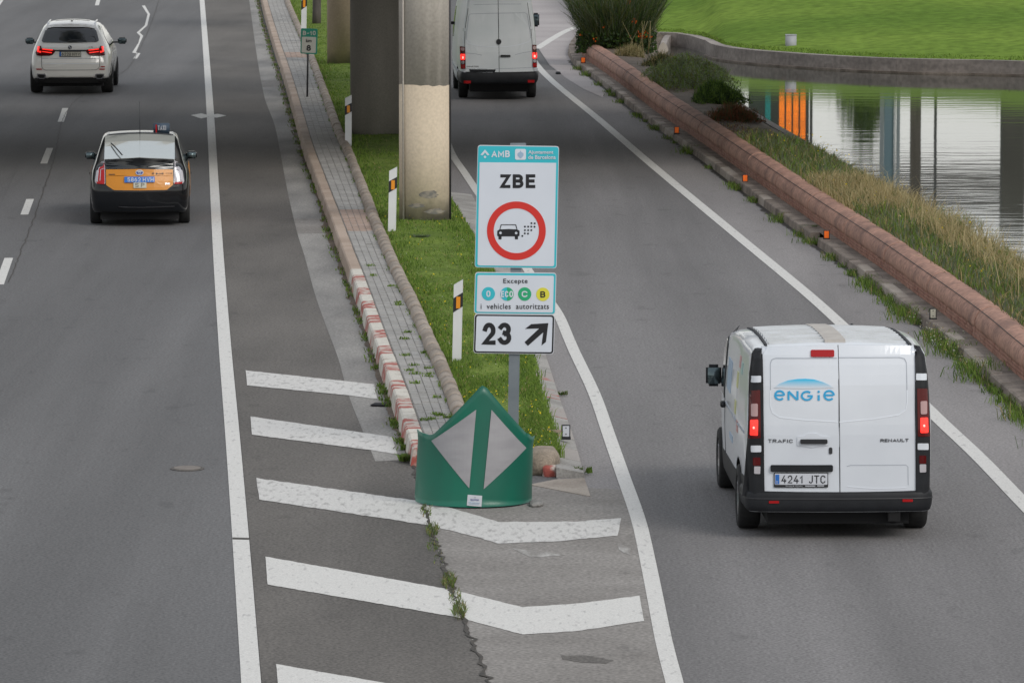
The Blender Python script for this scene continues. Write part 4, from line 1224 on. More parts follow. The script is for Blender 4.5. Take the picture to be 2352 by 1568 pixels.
pr, r_ = pillar('bridge_pillar', 975, 515, 119, 5.8, [(0, z_paint, pillar_cream), (z_paint, 5.8, pillar_m)], 'round concrete pillar nearest the sign, cream paint on its lower part')
psurf = lambda x, z: -math.sqrt(max(1e-4, r_ * r_ - x * x))
scuff = M('dark_scuff', (.15, .145, .13), (.27, .24, .195), scale=7, contrast=(.45, .6), stretch=(1, 1, 2))
for (cx_, cy_, w_, h_) in ((985, 448, 30, 10), (958, 473, 20, 6), (1000, 487, 26, 7)):
    rg_ = random.Random(cx_); q_ = []
    for k in range(16):
        X, Z = V(cx_ + math.cos(k * math.pi / 8) * w_ * rg_.uniform(.6, 1.1), cy_ + math.sin(k * math.pi / 8) * h_ * rg_.uniform(.6, 1.1), P(975, 515, .14).y)
        q_.append((X - pr.location.x, Z))
    link('scuff_mark', patch_mesh(q_, psurf, .004, .003, 6), scuff, pr)
tube('drain_pipe', [(r_ * .98, -.12, .1), (r_ * .98, -.12, 5.7)], .022, steel_d, pr, 8)
tube('drain_pipe', [(-r_ * .82, -r_ * .68, .1), (-r_ * .82, -r_ * .68, 5.7)], .016, pillar_m, pr, 8)
pillar('bridge_pillar', 862, 316, 118, 5.8, [(0, 5.8, pillar_dk)], 'dark round concrete pillar in the shade of the overpass')
pillar('bridge_pillar', 796, 152, 92, 6.6, [(0, 6.6, pillar_tan2)], 'tan concrete pillar farthest from the sign, with vertical stains')
# decks overhead (outside the frame, they shade the road and stand in the pond's reflection)
def deck(name, y0, y1, z0, z1, x0, x1, skew, label):
    root = empty(name, (0, 0, 0), 0, label, 'overpass')
    def pr_(nm, a0, a1, b0, b1, mt):
        vs = []
        for z in (b0, b1):
            for (x, y) in ((x0, a0 + x0 * skew), (x1, a0 + x1 * skew), (x1, a1 + x1 * skew), (x0, a1 + x0 * skew)): vs.append((x, y, z))
        mk(nm, vs, [(3, 2, 1, 0), (4, 5, 6, 7), (0, 1, 5, 4), (1, 2, 6, 5), (2, 3, 7, 6), (3, 0, 4, 7)], mt, root)
    pr_('deck_slab', y0, y1, z0, z1, deck_m)
    pr_('parapet', y0, y0 + .25, z1, z1 + .9, pillar_m); pr_('parapet', y1 - .25, y1, z1, z1 + .9, pillar_m)
    for k in range(3): 
        yy = y0 + (y1 - y0) * (k + .5) / 3
        pr_('beam', yy - .4, yy + .4, z0 - .7, z0 - .003, deck_m)
    return root
deck('overpass', 99.5, 115.5, 6.2, 7.0, -60, 34, .08, 'near overpass deck above the carriageways')
deck('overpass', 120.5, 128, 7.6, 8.3, -60, 34, .08, 'second overpass deck behind the first above the carriageways')

# things seen only as reflections in the pond
dark_conc = M('dark_concrete', (.05, .048, .045), (.075, .07, .065), scale=.8)  # dark base colour for the far bridge and its pier
def reflect_post(name, px, w_, Y0, mat, label, cat, H=9, depth=None):
    x = (px - CX) / F * Y0
    o = empty(name, (x, Y0, 0), 0, label, cat)
    box('shaft', -w_ / 2, w_ / 2, 0, depth or w_, 0, H, mat, o)
    return o
YR = 196
reflect_post('far_bridge_pier', 2330, .85, YR, dark_conc, 'dark broad bridge pier behind the lawn, mirrored in the pond', 'pier')
reflect_post('lamp_post', 2105, .38, YR, bark_m, 'brown post behind the lawn, mirrored as a thin stripe', 'post', 12)
reflect_post('thin_pole', 2150, .10, YR, steel_d, 'thin dark pole right of the gantry, mirrored in the pond', 'pole', 12)
reflect_post('thin_pole', 1864, .10, YR, steel_d, 'thin dark pole beside the message board, mirrored in the pond', 'pole', 12)
gt = empty('sign_gantry', ((2036 - CX) / F * YR, YR - 2, 0), 0, 'blue-grey steel gantry mast behind the lawn, mirrored in the pond', 'gantry')
box('mast', -.36, -.22, 0, .2, 0, 12, steel_m, gt); box('mast', .26, .38, 0, .2, 0, 12, steel_m, gt); box('mast_panel', -.2, .16, .1, .2, 2, 11, M('gantry_blue', (.12, .19, .24), rough=.6), gt)
box('mast_bar', .17, .22, 0, .1, 2, 11, cabinet_m, gt)
vm = empty('message_board', ((1780 - CX) / F * YR, YR - 3, 0), 0, 'electronic message board with orange lit characters, mirrored in the pond', 'message board')
dk_teal = M('board_black', (.02, .028, .028), rough=.6)
led = M('led_orange', (.8, .2, .01), emit=(1, .22, .015), es=1.4); ledt = M('led_teal', (.02, .3, .3), emit=(.03, .4, .38), es=.25)
def zr(py): return (py - HOR) / F * (YR - 3) - CAMH - 2 * abs(WZ) * 0 - .6 + 0.0
box('board', -1.1, 1.12, .1, .5, 1.0, 9.8, dk_teal, vm)
for k in range(4):
    xk = .02 + k * .26
    for (za, zb2) in ((zr(223), zr(280)), (zr(290), zr(350))):
        nrow = 5
        for j in range(nrow):
            za_, zb_ = za + (zb2 - za) * j / nrow, za + (zb2 - za) * (j + .55) / nrow
            box('led_row', xk, xk + .19, .06, .098, za_, zb_, led, vm)
for j in range(10):
    za = zr(222) + j * .12
    box('led_row', -.5, -.3, .06, .098, za, za + .06, ledt, vm)
# far crossing bridge mirrored as a dark band, and trees
fbz0, fbz1 = (915 / F) * 230 - CAMH - .6, (985 / F) * 230 - CAMH - .6
fbr = empty('far_bridge', (0, 230, 0), 0, 'far road bridge behind the lawn, mirrored as a dark band in the pond', 'bridge')
box('deck', -5, 90, 0, 8, fbz0, fbz1, dark_conc, fbr)
box('parapet', -5, 90, 0, .2, fbz1, fbz1 + .12, steel_m, fbr)
def far_tree(px, Y0, h, r_, label, seed):
    x = (px - CX) / F * Y0
    root = empty('tree', (x, Y0, 0), 0, label, 'tree')
    tube('trunk', [(0, 0, 0), (.1, 0, h * .5), (0, .1, h * .8)], .16, bark_m, root, 8, .07)
    rg = np.random.default_rng(seed); n = 5000
    c_ = rg.normal(size=(26, 3)); c_ /= np.linalg.norm(c_, axis=1)[:, None]; c_ *= rg.uniform(.3, 1, 26)[:, None]
    k = rg.integers(0, 26, n); d = rg.normal(0, .2, (n, 3))
    q = (c_[k] + d) * np.array([r_, r_, h * .36]) + np.array([0, 0, h * .66])
    fleck('crown', q, [gr9, gr3, gr1], .14, None, seed, root)
far_tree(1975, 215, 6.6, 1.1, 'rounded dark tree behind the lawn beside the gantry', 81)
far_tree(2380, 222, 6.5, 1.6, 'dark tree behind the lawn beside the broad pier', 83)
# thin tree trunk on the island
b0 = P(727, 58, .15)
tr = empty('tree', (b0.x, b0.y, .1), 0, 'slim dark tree trunk on the grass island behind the tan pillar', 'tree')
tube('trunk', [(0, 0, 0), (.01, 0, .5), (.02, 0, 2), (-.1, .05, 4)], .145, bark_m, tr, 12, .12)
rgx = np.random.default_rng(15); q = rgx.normal(0, 1, (5000, 3)) * np.array([.9, .9, .8]) + np.array([0, 0, 5.6])
fleck('crown', q, [gr9, gr3, gr1], .09, None, 15, tr)
for k in range(4):
    a_ = k * 1.7; tube('limb', [(-.08, .04, 3.6), (math.cos(a_) * .5, math.sin(a_) * .5, 4.6), (math.cos(a_) * .9, math.sin(a_) * .9, 5.6)], .06, bark_m, tr, 6, .02)

# ------------------------------------------------------------------ POSTS, SIGNS
def facing(pxb, pyb, zb):
    b = P(pxb, pyb, zb)
    def q(px, py):
        X, Z = V(px, py, b.y); return (X - b.x, Z - zb)
    return b, q
def delineator(bx, by, tx, ty, wpx, label, zb=.17):
    b, q = facing(bx, by, zb)
    root = empty('delineator_post', (b.x, b.y, zb), 0, label, 'marker post', 'white marker posts on the grass island')
    top = q(tx, ty); w_ = wpx / F * b.y; sl = top[0] / top[1]; h = top[1]
    def ln(z0, z1, z0r, z1r, off=0, th=.1, x0=-.5, x1=.5):
        return [(sl * z0 + x0 * w_, z0), (sl * z0r + x1 * w_, z0r), (sl * z1r + x1 * w_, z1r), (sl * z1 + x0 * w_, z1)]
    link('post', patch_mesh(ln(0, h - .04, 0, h + .03), flat, 0, .09), white_pl, root)
    link('black_band', patch_mesh(ln(h * .62, h * .80, h * .70, h * .875, x0=-.53, x1=.53), flat, .004, .1), black_pl, root)
    link('reflector', patch_mesh(ln(h * .675, h * .82, h * .675, h * .82, x0=-.2, x1=.25), flat, .012, .006), amber, root)
    return root
delineator(1049, 832, 1053, 648, 21, 'white marker post nearest the sign, leaning slightly')
delineator(900, 533, 903, 388, 18, 'white marker post in front of the cream pillar')
delineator(800, 336, 800, 222, 15, 'white marker post in front of the dark pillar')
delineator(697, 98, 699, -22, 12, 'white marker post behind the kilometre sign')

# kilometre sign
b, q = facing(705.5, 223, .2)
km = empty('kilometre_sign', (b.x, b.y, .2), 0, 'small green and cream kilometre 8 sign on a thin dark pole', 'road sign')
qk = lambda x, y: q(*cK(x, y))
tube('pole', [(0, .03, 0), (q(708, 66)[0], .03, q(708, 66)[1])], .022, steel_d, km)
def poly_px(qf, pts): return [qf(*p_) for p_ in pts]
link('plate', patch_mesh(poly_px(qk, rpoly([(490, 310), (672, 317), (665, 595), (484, 585)], 16)), flat, .0, .02), sign_dgrn, km)
link('white_field', patch_mesh(poly_px(qk, rpoly([(500, 402), (655, 406), (650, 580), (495, 574)], 8)), flat, .004, .003), sign_grey, km)
def put_text(qf, s, x0, y0, x1, y1, mat, par, surf=flat, off=.008, bold=0, name='lettering', **k):
    a_ = qf(x0, y1); c_ = qf(x1, y0)
    return link(name, text_mesh(s, a_[0], a_[1], c_[0], c_[1], surf, off, bold, **k), mat, par)
put_text(qk, 'B-10', 510, 338, 650, 386, sign_grey, km, bold=.03, off=.006)
put_text(qk, 'km', 545, 425, 605, 462, sign_blk, km, bold=.02, off=.009)
put_text(qk, '8', 550, 492, 598, 556, sign_blk, km, bold=.04, off=.009)

# the ZBE sign
b, q = facing(1178.5, 1000, .2)
sg = empty('low_emission_sign', (b.x, b.y, .2), 0, 'tall white low emission zone sign with two lower plates on a steel post', 'road sign')
qs = lambda x, y: q(*cS(x, y))
a0, a1 = q(1178, 1010), q(1190, 332)
pw_ = 25 / 2 / F * b.y
vs = []
for (x, z) in ((a0[0], a0[1]), (a1[0], a1[1])):
    for (dx, dy) in ((-pw_, .03), (pw_, .03), (pw_, .11), (-pw_, .11)): vs.append((x + dx, dy, z))
mk('post', vs, [(0, 1, 5, 4), (1, 2, 6, 5), (2, 3, 7, 6), (3, 0, 4, 7), (4, 5, 6, 7), (3, 2, 1, 0)], steel_m, sg)
def plate(nm, corners, r_, border, wb, inner=None):
    pl = link(nm, patch_mesh(poly_px(qs, rpoly(corners, r_, 6)), flat, 0, .025), sign_back, sg)
    return pl
P1 = [(147, 62), (697, 70), (680, 895), (126, 888)]
def inset(c, l, t_, r_, b_): return [(c[0][0] + l, c[0][1] + t_), (c[1][0] - r_, c[1][1] + t_), (c[2][0] - r_, c[2][1] - b_), (c[3][0] + l, c[3][1] - b_)]
p1 = plate('main_plate', P1, 22, None, 0)
link('turquoise_border', patch_mesh(poly_px(qs, rpoly(inset(P1, 4, 5, 4, 4), 19, 6)), flat, .003, .002), sign_teal, p1)
link('white_panel', patch_mesh(poly_px(qs, rpoly([(160, 178), (677, 182), (663, 880), (145, 874)], [0, 0, 14, 14])), flat, .006, .002), sign_w, p1)
T = lambda s, x0, y0, x1, y1, mat, par, bold=.02, off=.0095, **k: put_text(qs, s, x0, y0, x1, y1, mat, par, off=off, bold=bold, **k)
T('ZBE', 300, 259, 536, 352, sign_blk, p1, .045, spacing=1.08)
T('AMB', 240, 98, 364, 144, sign_w, p1, .035, .0065)
T('Ajuntament', 488, 97, 658, 128, sign_w, p1, .02, .0065)
T('de Barcelona', 488, 130, 674, 157, sign_w, p1, .02, .0065)
def S2(name, pts, mat, par, off=.0095, cuts=0, holes=None, th=.002):
    return link(name, patch_mesh(poly_px(qs, pts), flat, off, th, cuts, [poly_px(qs, h) for h in holes] if holes else None), mat, par)
S2('arrow_emblem', [(165, 128), (196, 92), (226, 128), (212, 131), (196, 112), (180, 131)], sign_w, p1, .0065)
S2('arrow_emblem', [(196, 132), (206, 142), (196, 153), (186, 142)], sign_w, p1, .0065)
S2('crest_field', rrect(399, 88, 473, 161, 11), sign_w, p1, .0065)
S2('crest', [(436, 97), (440, 108), (448, 112), (456, 118), (456, 132), (446, 145), (436, 152), (426, 145), (416, 132), (416, 118), (424, 112), (432, 108)], blue_pale, p1, .0095)
cx_, cy_ = 408, 640
S2('red_ring', ell(cx_, cy_, 199, 198, 64), sign_red, p1, holes=[ell(cx_, cy_, 153, 151, 64)])
# car pictogram
S2('car_pictogram', rpoly([(293, 632), (279, 640), (279, 676), (287, 676), (287, 698), (308, 698), (308, 678), (398, 678), (398, 698), (419, 698), (419, 676), (429, 676), (430, 640), (416, 632), (356, 628)], 4), sign_blk, p1,
   holes=[ell(301, 654, 9, 9, 16), ell(407, 655, 9, 9, 16)])
S2('car_pictogram', rpoly([(303, 597), (406, 597), (416, 634), (293, 634)], 4), sign_blk, p1, .0094, holes=[rpoly([(308, 602), (401, 602), (410, 630), (299, 630)], 3)])
for (x, y) in ((510, 589), (532, 590), (466, 612), (488, 612), (509, 612), (531, 613), (466, 636), (488, 636), (509, 636), (465, 658), (487, 659), (448, 675)):
    S2('exhaust_dot', ell(x, y, 6.5, 6.5, 12), sign_blk, p1)
P2 = [(129, 920), (679, 925), (672, 1206), (121, 1200)]
p2 = plate('exception_plate', P2, 22, None, 0)
S2('turquoise_border', rpoly(inset(P2, 5, 5, 5, 5), 18, 6), sign_teal, p2, .003)
S2('white_panel', rpoly(inset(P2, 17, 19, 17, 13), 12, 6), sign_w, p2, .006)
T('Excepte', 320, 963, 484, 1003, sign_blk, p2, .008, spacing=1.12)
T('i  vehicles  autoritzats', 167, 1131, 628, 1168, sign_blk, p2, .006, spacing=1.12)
for (x, y, m_, tx, tm, bw) in ((219, 1065, sign_teal, '0', sign_w, 14), (345, 1067, sign_teal, 'ECO', sign_w, 41), (464, 1067, sign_grn, 'C', sign_w, 20), (587, 1069, sign_yel, 'B', sign_blk, 17)):
    S2('badge', ell(x, y, 45, 45.5, 32), m_, p2)
    if tx == 'ECO': S2('badge_half', ell(x, y, 45, 45.5, 24, -90, 90), sign_grn, p2, .0105, th=.001)
    T(tx, x - bw, y - 21, x + bw, y + 21, tm, p2, .03, .013)
P3 = [(125, 1200), (668, 1206), (661, 1474), (117, 1467)]
p3 = plate('exit_plate', P3, 24, None, 0)
S2('black_border', rpoly(inset(P3, 4, 5, 4, 4), 22, 6), sign_blk, p3, .003)
S2('white_panel', rpoly(inset(P3, 14, 15, 15, 14), 14, 6), sign_w, p3, .006)
T('23', 181, 1260, 374, 1410, sign_blk, p3, .035)
S2('exit_arrow', [(508, 1270), (624, 1263), (608, 1390), (578, 1414), (590, 1325), (486, 1417), (463, 1392), (562, 1299), (467, 1302)], sign_blk, p3)
box('bracket', a1[0] - .09, a1[0] + .09, .02, .06, a1[1] - .02, a1[1] + .012, steel_m, sg)

# the green gore marker
b, q = facing(1090, 1166, .02)
gm = empty('gore_marker', (b.x, b.y + .6, .01), 0, 'big curved green arrow marker with two grey reflective triangles at the tip of the island', 'road marker')
qm = lambda x, y: q(*c3(x, y))
Rm = .615; LEAN = .04
def msurf(x, z):
    return -math.sqrt(max(0, 1 - ((x - LEAN * (z - .5) + .0) / Rm) ** 2)) * .58
def top_z(u):          # u -1..1 across
    a_ = abs(u)
    if a_ < .06: base_ = 1.315 - a_ * .35
    elif a_ < .84: base_ = 1.294 - (a_ - .06) * .70
    else: base_ = .748 - (a_ - .84) * .2 + max(0, a_ - .93) * .3
    return base_ - .025 * u - (.012 if u > 0 else 0)
nu, nv = 72, 14; vs, fs = [], []
for layer, rr_ in ((0, 1.0), (1, .975)):
    for i in range(nu + 1):
        u = -1 + 2 * i / nu
        ph = u * R(88)
        xx, yy = math.sin(ph) * Rm * rr_, -math.cos(ph) * .58 * rr_
        zt_ = top_z(math.sin(ph) - .11)
        zb_ = .015 + (.03 if u < -.9 else 0)
        for j in range(nv + 1):
            z = zb_ + (zt_ - zb_) * j / nv
            flare = .03 * max(0, (z - zt_ + .12) / .12) ** 2 * (abs(u) > .7)
            vs.append((xx * (1 + flare + .03 * (.7 - z)) + LEAN * (z - .5), yy, z))
st_ = (nu + 1) * (nv + 1)
for layer in (0, 1):
    o_ = layer * st_
    for i in range(nu):
        for j in range(nv):
            f = (o_ + i * (nv + 1) + j, o_ + (i + 1) * (nv + 1) + j, o_ + (i + 1) * (nv + 1) + j + 1, o_ + i * (nv + 1) + j + 1)
            fs.append(f if layer == 0 else f[::-1])
for i in range(nu):
    for j in (0, nv):
        f = (i * (nv + 1) + j, (i + 1) * (nv + 1) + j, st_ + (i + 1) * (nv + 1) + j, st_ + i * (nv + 1) + j); fs.append(f)
for i in (0, nu):
    for j in range(nv): fs.append((i * (nv + 1) + j, i * (nv + 1) + j + 1, st_ + i * (nv + 1) + j + 1, st_ + i * (nv + 1) + j))
mk('shell', vs, fs, marker_g, gm, True)
# base drum behind the shell
prism('foot_ring', [(math.sin(R(a_)) * Rm * .9, -math.cos(R(a_)) * .52) for a_ in range(-88, 89, 8)], 0, .02, black_pl, gm)
zoff = .01
def marker_patch(name, pts, mat, off, cuts=10):
    pp_ = []
    for (x, y) in pts:
        X, Z = qm(x, y)
        for _ in range(4):        # find the point of the curved face on this line of sight
            yy = b.y + .6 + msurf(X, Z)
            wx, wz = V(*c3(x, y), yy); X, Z = wx - b.x, wz - .01
        pp_.append((X, Z))
    me = patch_mesh(pp_, msurf, off, .004, cuts); return link(name, me, mat, gm)
marker_patch('reflective_triangle', rpoly([(826, 404), (757, 1175), (385, 710)], 6), marker_s, .008)
marker_patch('reflective_triangle', rpoly([(975, 406), (1318, 780), (898, 1184)], 6), marker_s, .008)
stk = marker_patch('sticker', [(742, 1237), (884, 1248), (877, 1355), (733, 1343)], plate_w, .006, 3)
def mtext(s, x0, y0, x1, y1, mat):
    yy = b.y + .03
    A = V(*c3(x0, y1), yy); C = V(*c3(x1, y0), yy)
    return link('lettering', text_mesh(s, A[0] - b.x, A[1] - .01, C[0] - b.x, C[1] - .01, msurf, .011, .02, .002), mat, stk)
sign_blue = M('print_blue', (.03, .05, .25), rough=.5)
mtext('TECNIVIAL', 768, 1277, 853, 1295, sign_blue)
marker_patch('print_line', [(752, 1308), (860, 1316), (860, 1320), (752, 1312)], blue_pale, .011, 1); marker_patch('print_line', [(755, 1322), (850, 1329), (850, 1333), (755, 1326)], blue_pale, .011, 1)
marker_patch('print_emblem', [(804, 1257), (826, 1259), (814, 1272)], cabinet_m, .011, 0)
# small kerb reflectors
def reflector(px, py, wpx, hpx, mat, label, z=.15, frame=black_pl, screws=False, grp='orange reflectors on the pond kerb'):
    b, q = facing(px, py, z)
    w_, h_ = wpx / F * b.y, hpx / F * b.y
    o = empty('kerb_reflector', (b.x, b.y, z), 0, label, 'reflector', grp)
    box('frame', -w_ / 2, w_ / 2, 0, .04, 0, h_, frame, o, .004)
    box('reflector_face', -w_ * .38, w_ * .38, -.006, .002, h_ * .16, h_ * .93, mat, o)
    box('foot', -w_ * .55, w_ * .55, -.02, .06, -.01, .02, frame, o)
    if screws:
        for zz in (.3, .75): box('screw', -.006, .006, -.010, -.005, h_ * zz, h_ * zz + .012, black_pl, o)
    return o
p_ = reflector
p_(1339.5, 146, 11, 14, orange_r, 'orange kerb reflector nearest the big bush')
p_(1554.5, 308, 12, 17, orange_r, 'orange kerb reflector in the shade of the overpass')
p_(1711.5, 419, 13, 18, orange_r, 'orange kerb reflector between the shaded one and the one by the leafy weed')
p_(1898.5, 550, 14, 21, orange_r, 'orange kerb reflector beside the leafy weed bush')
p_(2143, 734, 16, 26, plate_c, 'pale reflector with black frame on the pond kerb beside the van', screws=True, grp='pale framed reflectors')
b1 = p_(1300, 1007, 20, 32, plate_w, 'white reflector with black frame on the inner kerb beside the green marker', z=.13, screws=True, grp='pale framed reflectors')
box('arm', -.22, -.05, .01, .03, .07, .10, kerb_b, b1)
# small things on the road surface
for (px, py, lb) in ((1282, 171, 'small dark lump of debris on the exit road behind the far van'),):
    p = P(px, py); rock('debris', (p.x, p.y, .03), (.07, .12, .035), rubber_m, lb, 'debris', 4)

# ------------------------------------------------------------------ VEHICLES
def interp(tab, v):
    if v <= tab[0][0]: return tab[0][1]
    for (a_, fa), (b_, fb_) in zip(tab, tab[1:]):
        if v <= b_:
            t_ = (v - a_) / (b_ - a_); 
            return fa + (fb_ - fa) * t_
    return tab[-1][1]
def smoothtab(tab, n=60):
    lo, hi = tab[0][0], tab[-1][0]; st = [(lo + (hi - lo) * k / n) for k in range(n + 1)]
    v = [interp(tab, s_) for s_ in st]
    for _ in range(3): v = [v[0]] + [(v[i - 1] + v[i] * 2 + v[i + 1]) / 4 for i in range(1, n)] + [v[-1]]
    return list(zip(st, v))
class Car:
    def __init__(s, name, cropf, seam_px, contact_px, overhang, vpx, label, cat, hw, zt, zb, ws, yprof, bulge, L, paint, rt=.1, rc=.1, slantL=1.2, crown=.03):
        s.c = cropf
        cp = P(*cropf(*contact_px))
        hd = math.atan((vpx - CX) / F)           # heading to the right of +Y
        s.rot = -hd
        Yr = cp.y - overhang
        X, _ = V(*cropf(*seam_px), Yr)
        s.o = Vector((X, Yr, 0))
        s.root = empty(name, s.o, s.rot, label, cat)
        s.hw = smoothtab(hw); s.zt = smoothtab(zt, 120); s.zb = zb; s.ws = ws; s.yp = smoothtab(yprof); s.bulge = bulge; s.L = L; s.rt = rt; s.rc = rc; s.sl = slantL; s.paint = paint; s.crown = crown
        s.Rot = Matrix.Rotation(-s.rot, 3, 'Z')
    def width(s, y, z):
        zt_ = interp(s.zt, y)
        w_ = interp(s.hw, z) * interp(s.ws, y)
        if z > zt_ - s.rt:
            k = min(1, (z - (zt_ - s.rt)) / s.rt); w_ -= s.rt * (1 - math.sqrt(max(0, 1 - k * k)))
        e = min(y, 9)
        if e < s.rc: w_ -= s.rc * (1 - math.sqrt(max(0, 1 - ((s.rc - e) / s.rc) ** 2)))
        e = s.L - y
        if e < .5: w_ -= .35 * (1 - math.sqrt(max(0, 1 - ((.5 - e) / .5) ** 2)))
        return w_
    def shear(s, y, z):
        return interp(s.yp, z) * max(0, 1 - y / s.sl)
    def surf(s, x, z):
        w_ = s.width(0, z)
        k = min(1, abs(x) / w_)
        base = interp(s.yp, z) - s.bulge * (1 - k * k)
        if abs(x) > w_: 
            d = min(s.rc, abs(x) - w_); base += s.rc * (1 - math.sqrt(max(0, 1 - (d / s.rc) ** 2)))
        return base
    def body(s, ys=None, NR=26, mat_under=True):
        ys = ys or [0, .01, .03, .06, .1, .16, .25, .4, .6, .8, 1.0, 1.2] 
        y = 1.2
        while y < s.L - .01:
            y = min(s.L, y + (.12 if y > s.L - 2.2 else .25)); ys.append(y)
        NC = 10; rings = []; vs = []; fs = []
        for y in ys:
            zt_, zb_ = interp(s.zt, y), interp(s.zb, y)
            row = []
            zs = [zb_ + (zt_ - zb_) * (1 - (1 - i / NR) ** 1.25) for i in range(NR + 1)]
            for z in zs: row.append((-s.width(y, z), y + s.shear(y, z), z))
            wt = s.width(y, zt_)
            top = []
            for k in range(1, NC):
                x = -wt + 2 * wt * k / NC
                cr = s.crown * (1 - (x / wt) ** 2) * min(1, y / .15)
                dy = -s.bulge * (1 - (x / wt) ** 2) if y == 0 else -s.bulge * (1 - (x / wt) ** 2) * max(0, 1 - y / .25)
                top.append((x, y + s.shear(y, zt_) + dy, zt_ + cr))
            ring = row + top + [(-a_, b_, c_) for a_, b_, c_ in row[::-1]]
            rings.append(len(vs)); vs += ring
        m = len(ring)
        for r0, r1 in zip(rings, rings[1:]):
            for k in range(m - 1): fs.append((r0 + k, r1 + k, r1 + k + 1, r0 + k + 1))
            fs.append((r0 + m - 1, r1 + m - 1, r1, r0))
        # rear cap
        cap0 = len(vs)
        for i in range(NR + 1):
            zt_, zb_ = interp(s.zt, 0), interp(s.zb, 0)
            z = zb_ + (zt_ - zb_) * (1 - (1 - i / NR) ** 1.25); w_ = s.width(0, z)
            for k in range(NC + 1):
                x = -w_ + 2 * w_ * k / NC
                vs.append((x, interp(s.yp, z) - s.bulge * (1 - (x / w_) ** 2), z))
        for i in range(NR):
            for k in range(NC):
                a_ = cap0 + i * (NC + 1) + k; fs.append((a_, a_ + 1, a_ + NC + 2, a_ + NC + 1))
        # front cap
        r0 = rings[-1]
        for i in range(NR): fs.append((r0 + i, r0 + i + 1, r0 + m - 2 - i, r0 + m - 1 - i))
        fs.append(tuple(r0 + NR + k for k in range(NC + 1)))
        # bottom edge of the rear cap closes against the floor
        bm = bmesh.new()
        bv_ = [bm.verts.new(v) for v in vs]
        for f in fs:
            try: bm.faces.new([bv_[i] for i in f])
            except ValueError: pass
        bmesh.ops.remove_doubles(bm, verts=bm.verts[:], dist=2e-4)
        bmesh.ops.holes_fill(bm, edges=[e for e in bm.edges if e.is_boundary], sides=0)
        bmesh.ops.recalc_face_normals(bm, faces=bm.faces[:])
        me = bpy.data.meshes.new('body'); bm.to_mesh(me); bm.free()
        s.b = link('body', me, s.paint, s.root, True)
        return s.b
    def cut(s, centers, r_):
        """real wheel arches"""
        bm = bmesh.new()
        for (x, y, z) in centers:
            mtx = Matrix.Translation((x, y, z)) @ Matrix.Rotation(math.pi / 2, 4, 'Y')
            bmesh.ops.create_cone(bm, cap_ends=True, segments=40, radius1=r_, radius2=r_, depth=.62, matrix=mtx)
        me = bpy.data.meshes.new('c'); bm.to_mesh(me); bm.free(); me.materials.append(under_m)
        co_ = bpy.data.objects.new('c', me); COL.objects.link(co_); co_.parent = s.root
        md = s.b.modifiers.new('b', 'BOOLEAN'); md.object = co_; md.operation = 'DIFFERENCE'; md.solver = 'EXACT'; md.material_mode = 'TRANSFER'
        bpy.context.view_layer.update()
        dg = bpy.context.evaluated_depsgraph_get()
        new = bpy.data.meshes.new_from_object(s.b.evaluated_get(dg))
        s.b.modifiers.clear()
        if len(new.polygons) > 200: s.b.data = new
        bpy.data.objects.remove(co_)
    def wrap(s, name, rows, mat, y_end=.7, x_in=None, parent=None):
        """a band carried round the tail: rows of (z, how far it stands out)"""
        cols = []
        ys_ = [y_end * k / 6 for k in range(6, 0, -1)] 
        vs, fs = [], []
        N = 0
        for (z, out) in rows:
            row = []
            for y in ys_: row.append((-(s.width(max(y, s.rc), z) + out), y + s.shear(y, z) + 0, z))
            for a_ in (70, 50, 30, 12):
                w_ = s.width(s.rc, z) - s.rc
                row.append((-(w_ + math.sin(R(a_)) * (s.rc + out)), s.rc - math.cos(R(a_)) * (s.rc + out) + s.shear(0, z), z))
            n_ = 14
            for k in range(n_ + 1):
                x = -w_ + 2 * w_ * k / n_
                row.append((x, interp(s.yp, z) - s.bulge * (1 - (x / (w_ + s.rc)) ** 2) - out, z))
            left = row[:len(ys_) + 4]
            row += [(-a_, b_, c_) for a_, b_, c_ in left[::-1]]
            vs += row; N = len(row)
        for i in range(len(rows) - 1):
            for k in range(N - 1): fs.append((i * N + k, i * N + k + 1, (i + 1) * N + k + 1, (i + 1) * N + k))
        return mk(name, vs, fs, mat, parent or s.root, True)
    def wheels(s, ya, yb, r_, track, wd=.225, rim=.66):
        for y in (ya, yb):
            for sd_ in (-1, 1):
                n = 36; prof = [(-.5, rim), (-.5, .9), (-.42, .975), (-.2, 1), (.2, 1), (.42, .975), (.5, .9), (.5, rim), (.42, rim - .03)]
                vs, fs = [], []
                for k in range(n):
                    a_ = 2 * math.pi * k / n
                    for (o_, q_) in prof: vs.append((sd_ * o_ * wd, math.cos(a_) * r_ * q_, math.sin(a_) * r_ * q_))
                m = len(prof)
                for k in range(n):
                    for j in range(m - 1): fs.append((k * m + j, k * m + j + 1, ((k + 1) % n) * m + j + 1, ((k + 1) % n) * m + j))
                fs.append(tuple(k * m for k in range(n)))
                wl = mk('wheel', vs, fs, tyre_m, s.root, True); wl.location = (sd_ * (track / 2), y, r_)
                vs, fs = [(sd_ * wd * .36, 0, 0)], []
                for k in range(30):
                    a_ = 2 * math.pi * k / 30
                    dd = .36 if k % 6 < 3 else .22
                    vs.append((sd_ * wd * dd, math.cos(a_) * r_ * rim * .5, math.sin(a_) * r_ * rim * .5)); vs.append((sd_ * wd * .46, math.cos(a_) * r_ * rim, math.sin(a_) * r_ * rim))
                for k in range(30):
                    k2 = (k + 1) % 30; fs += [(0, 1 + 2 * k, 1 + 2 * k2), (1 + 2 * k, 2 + 2 * k, 2 + 2 * k2, 1 + 2 * k2)]
                mk('rim', vs, fs, rim_m, wl)
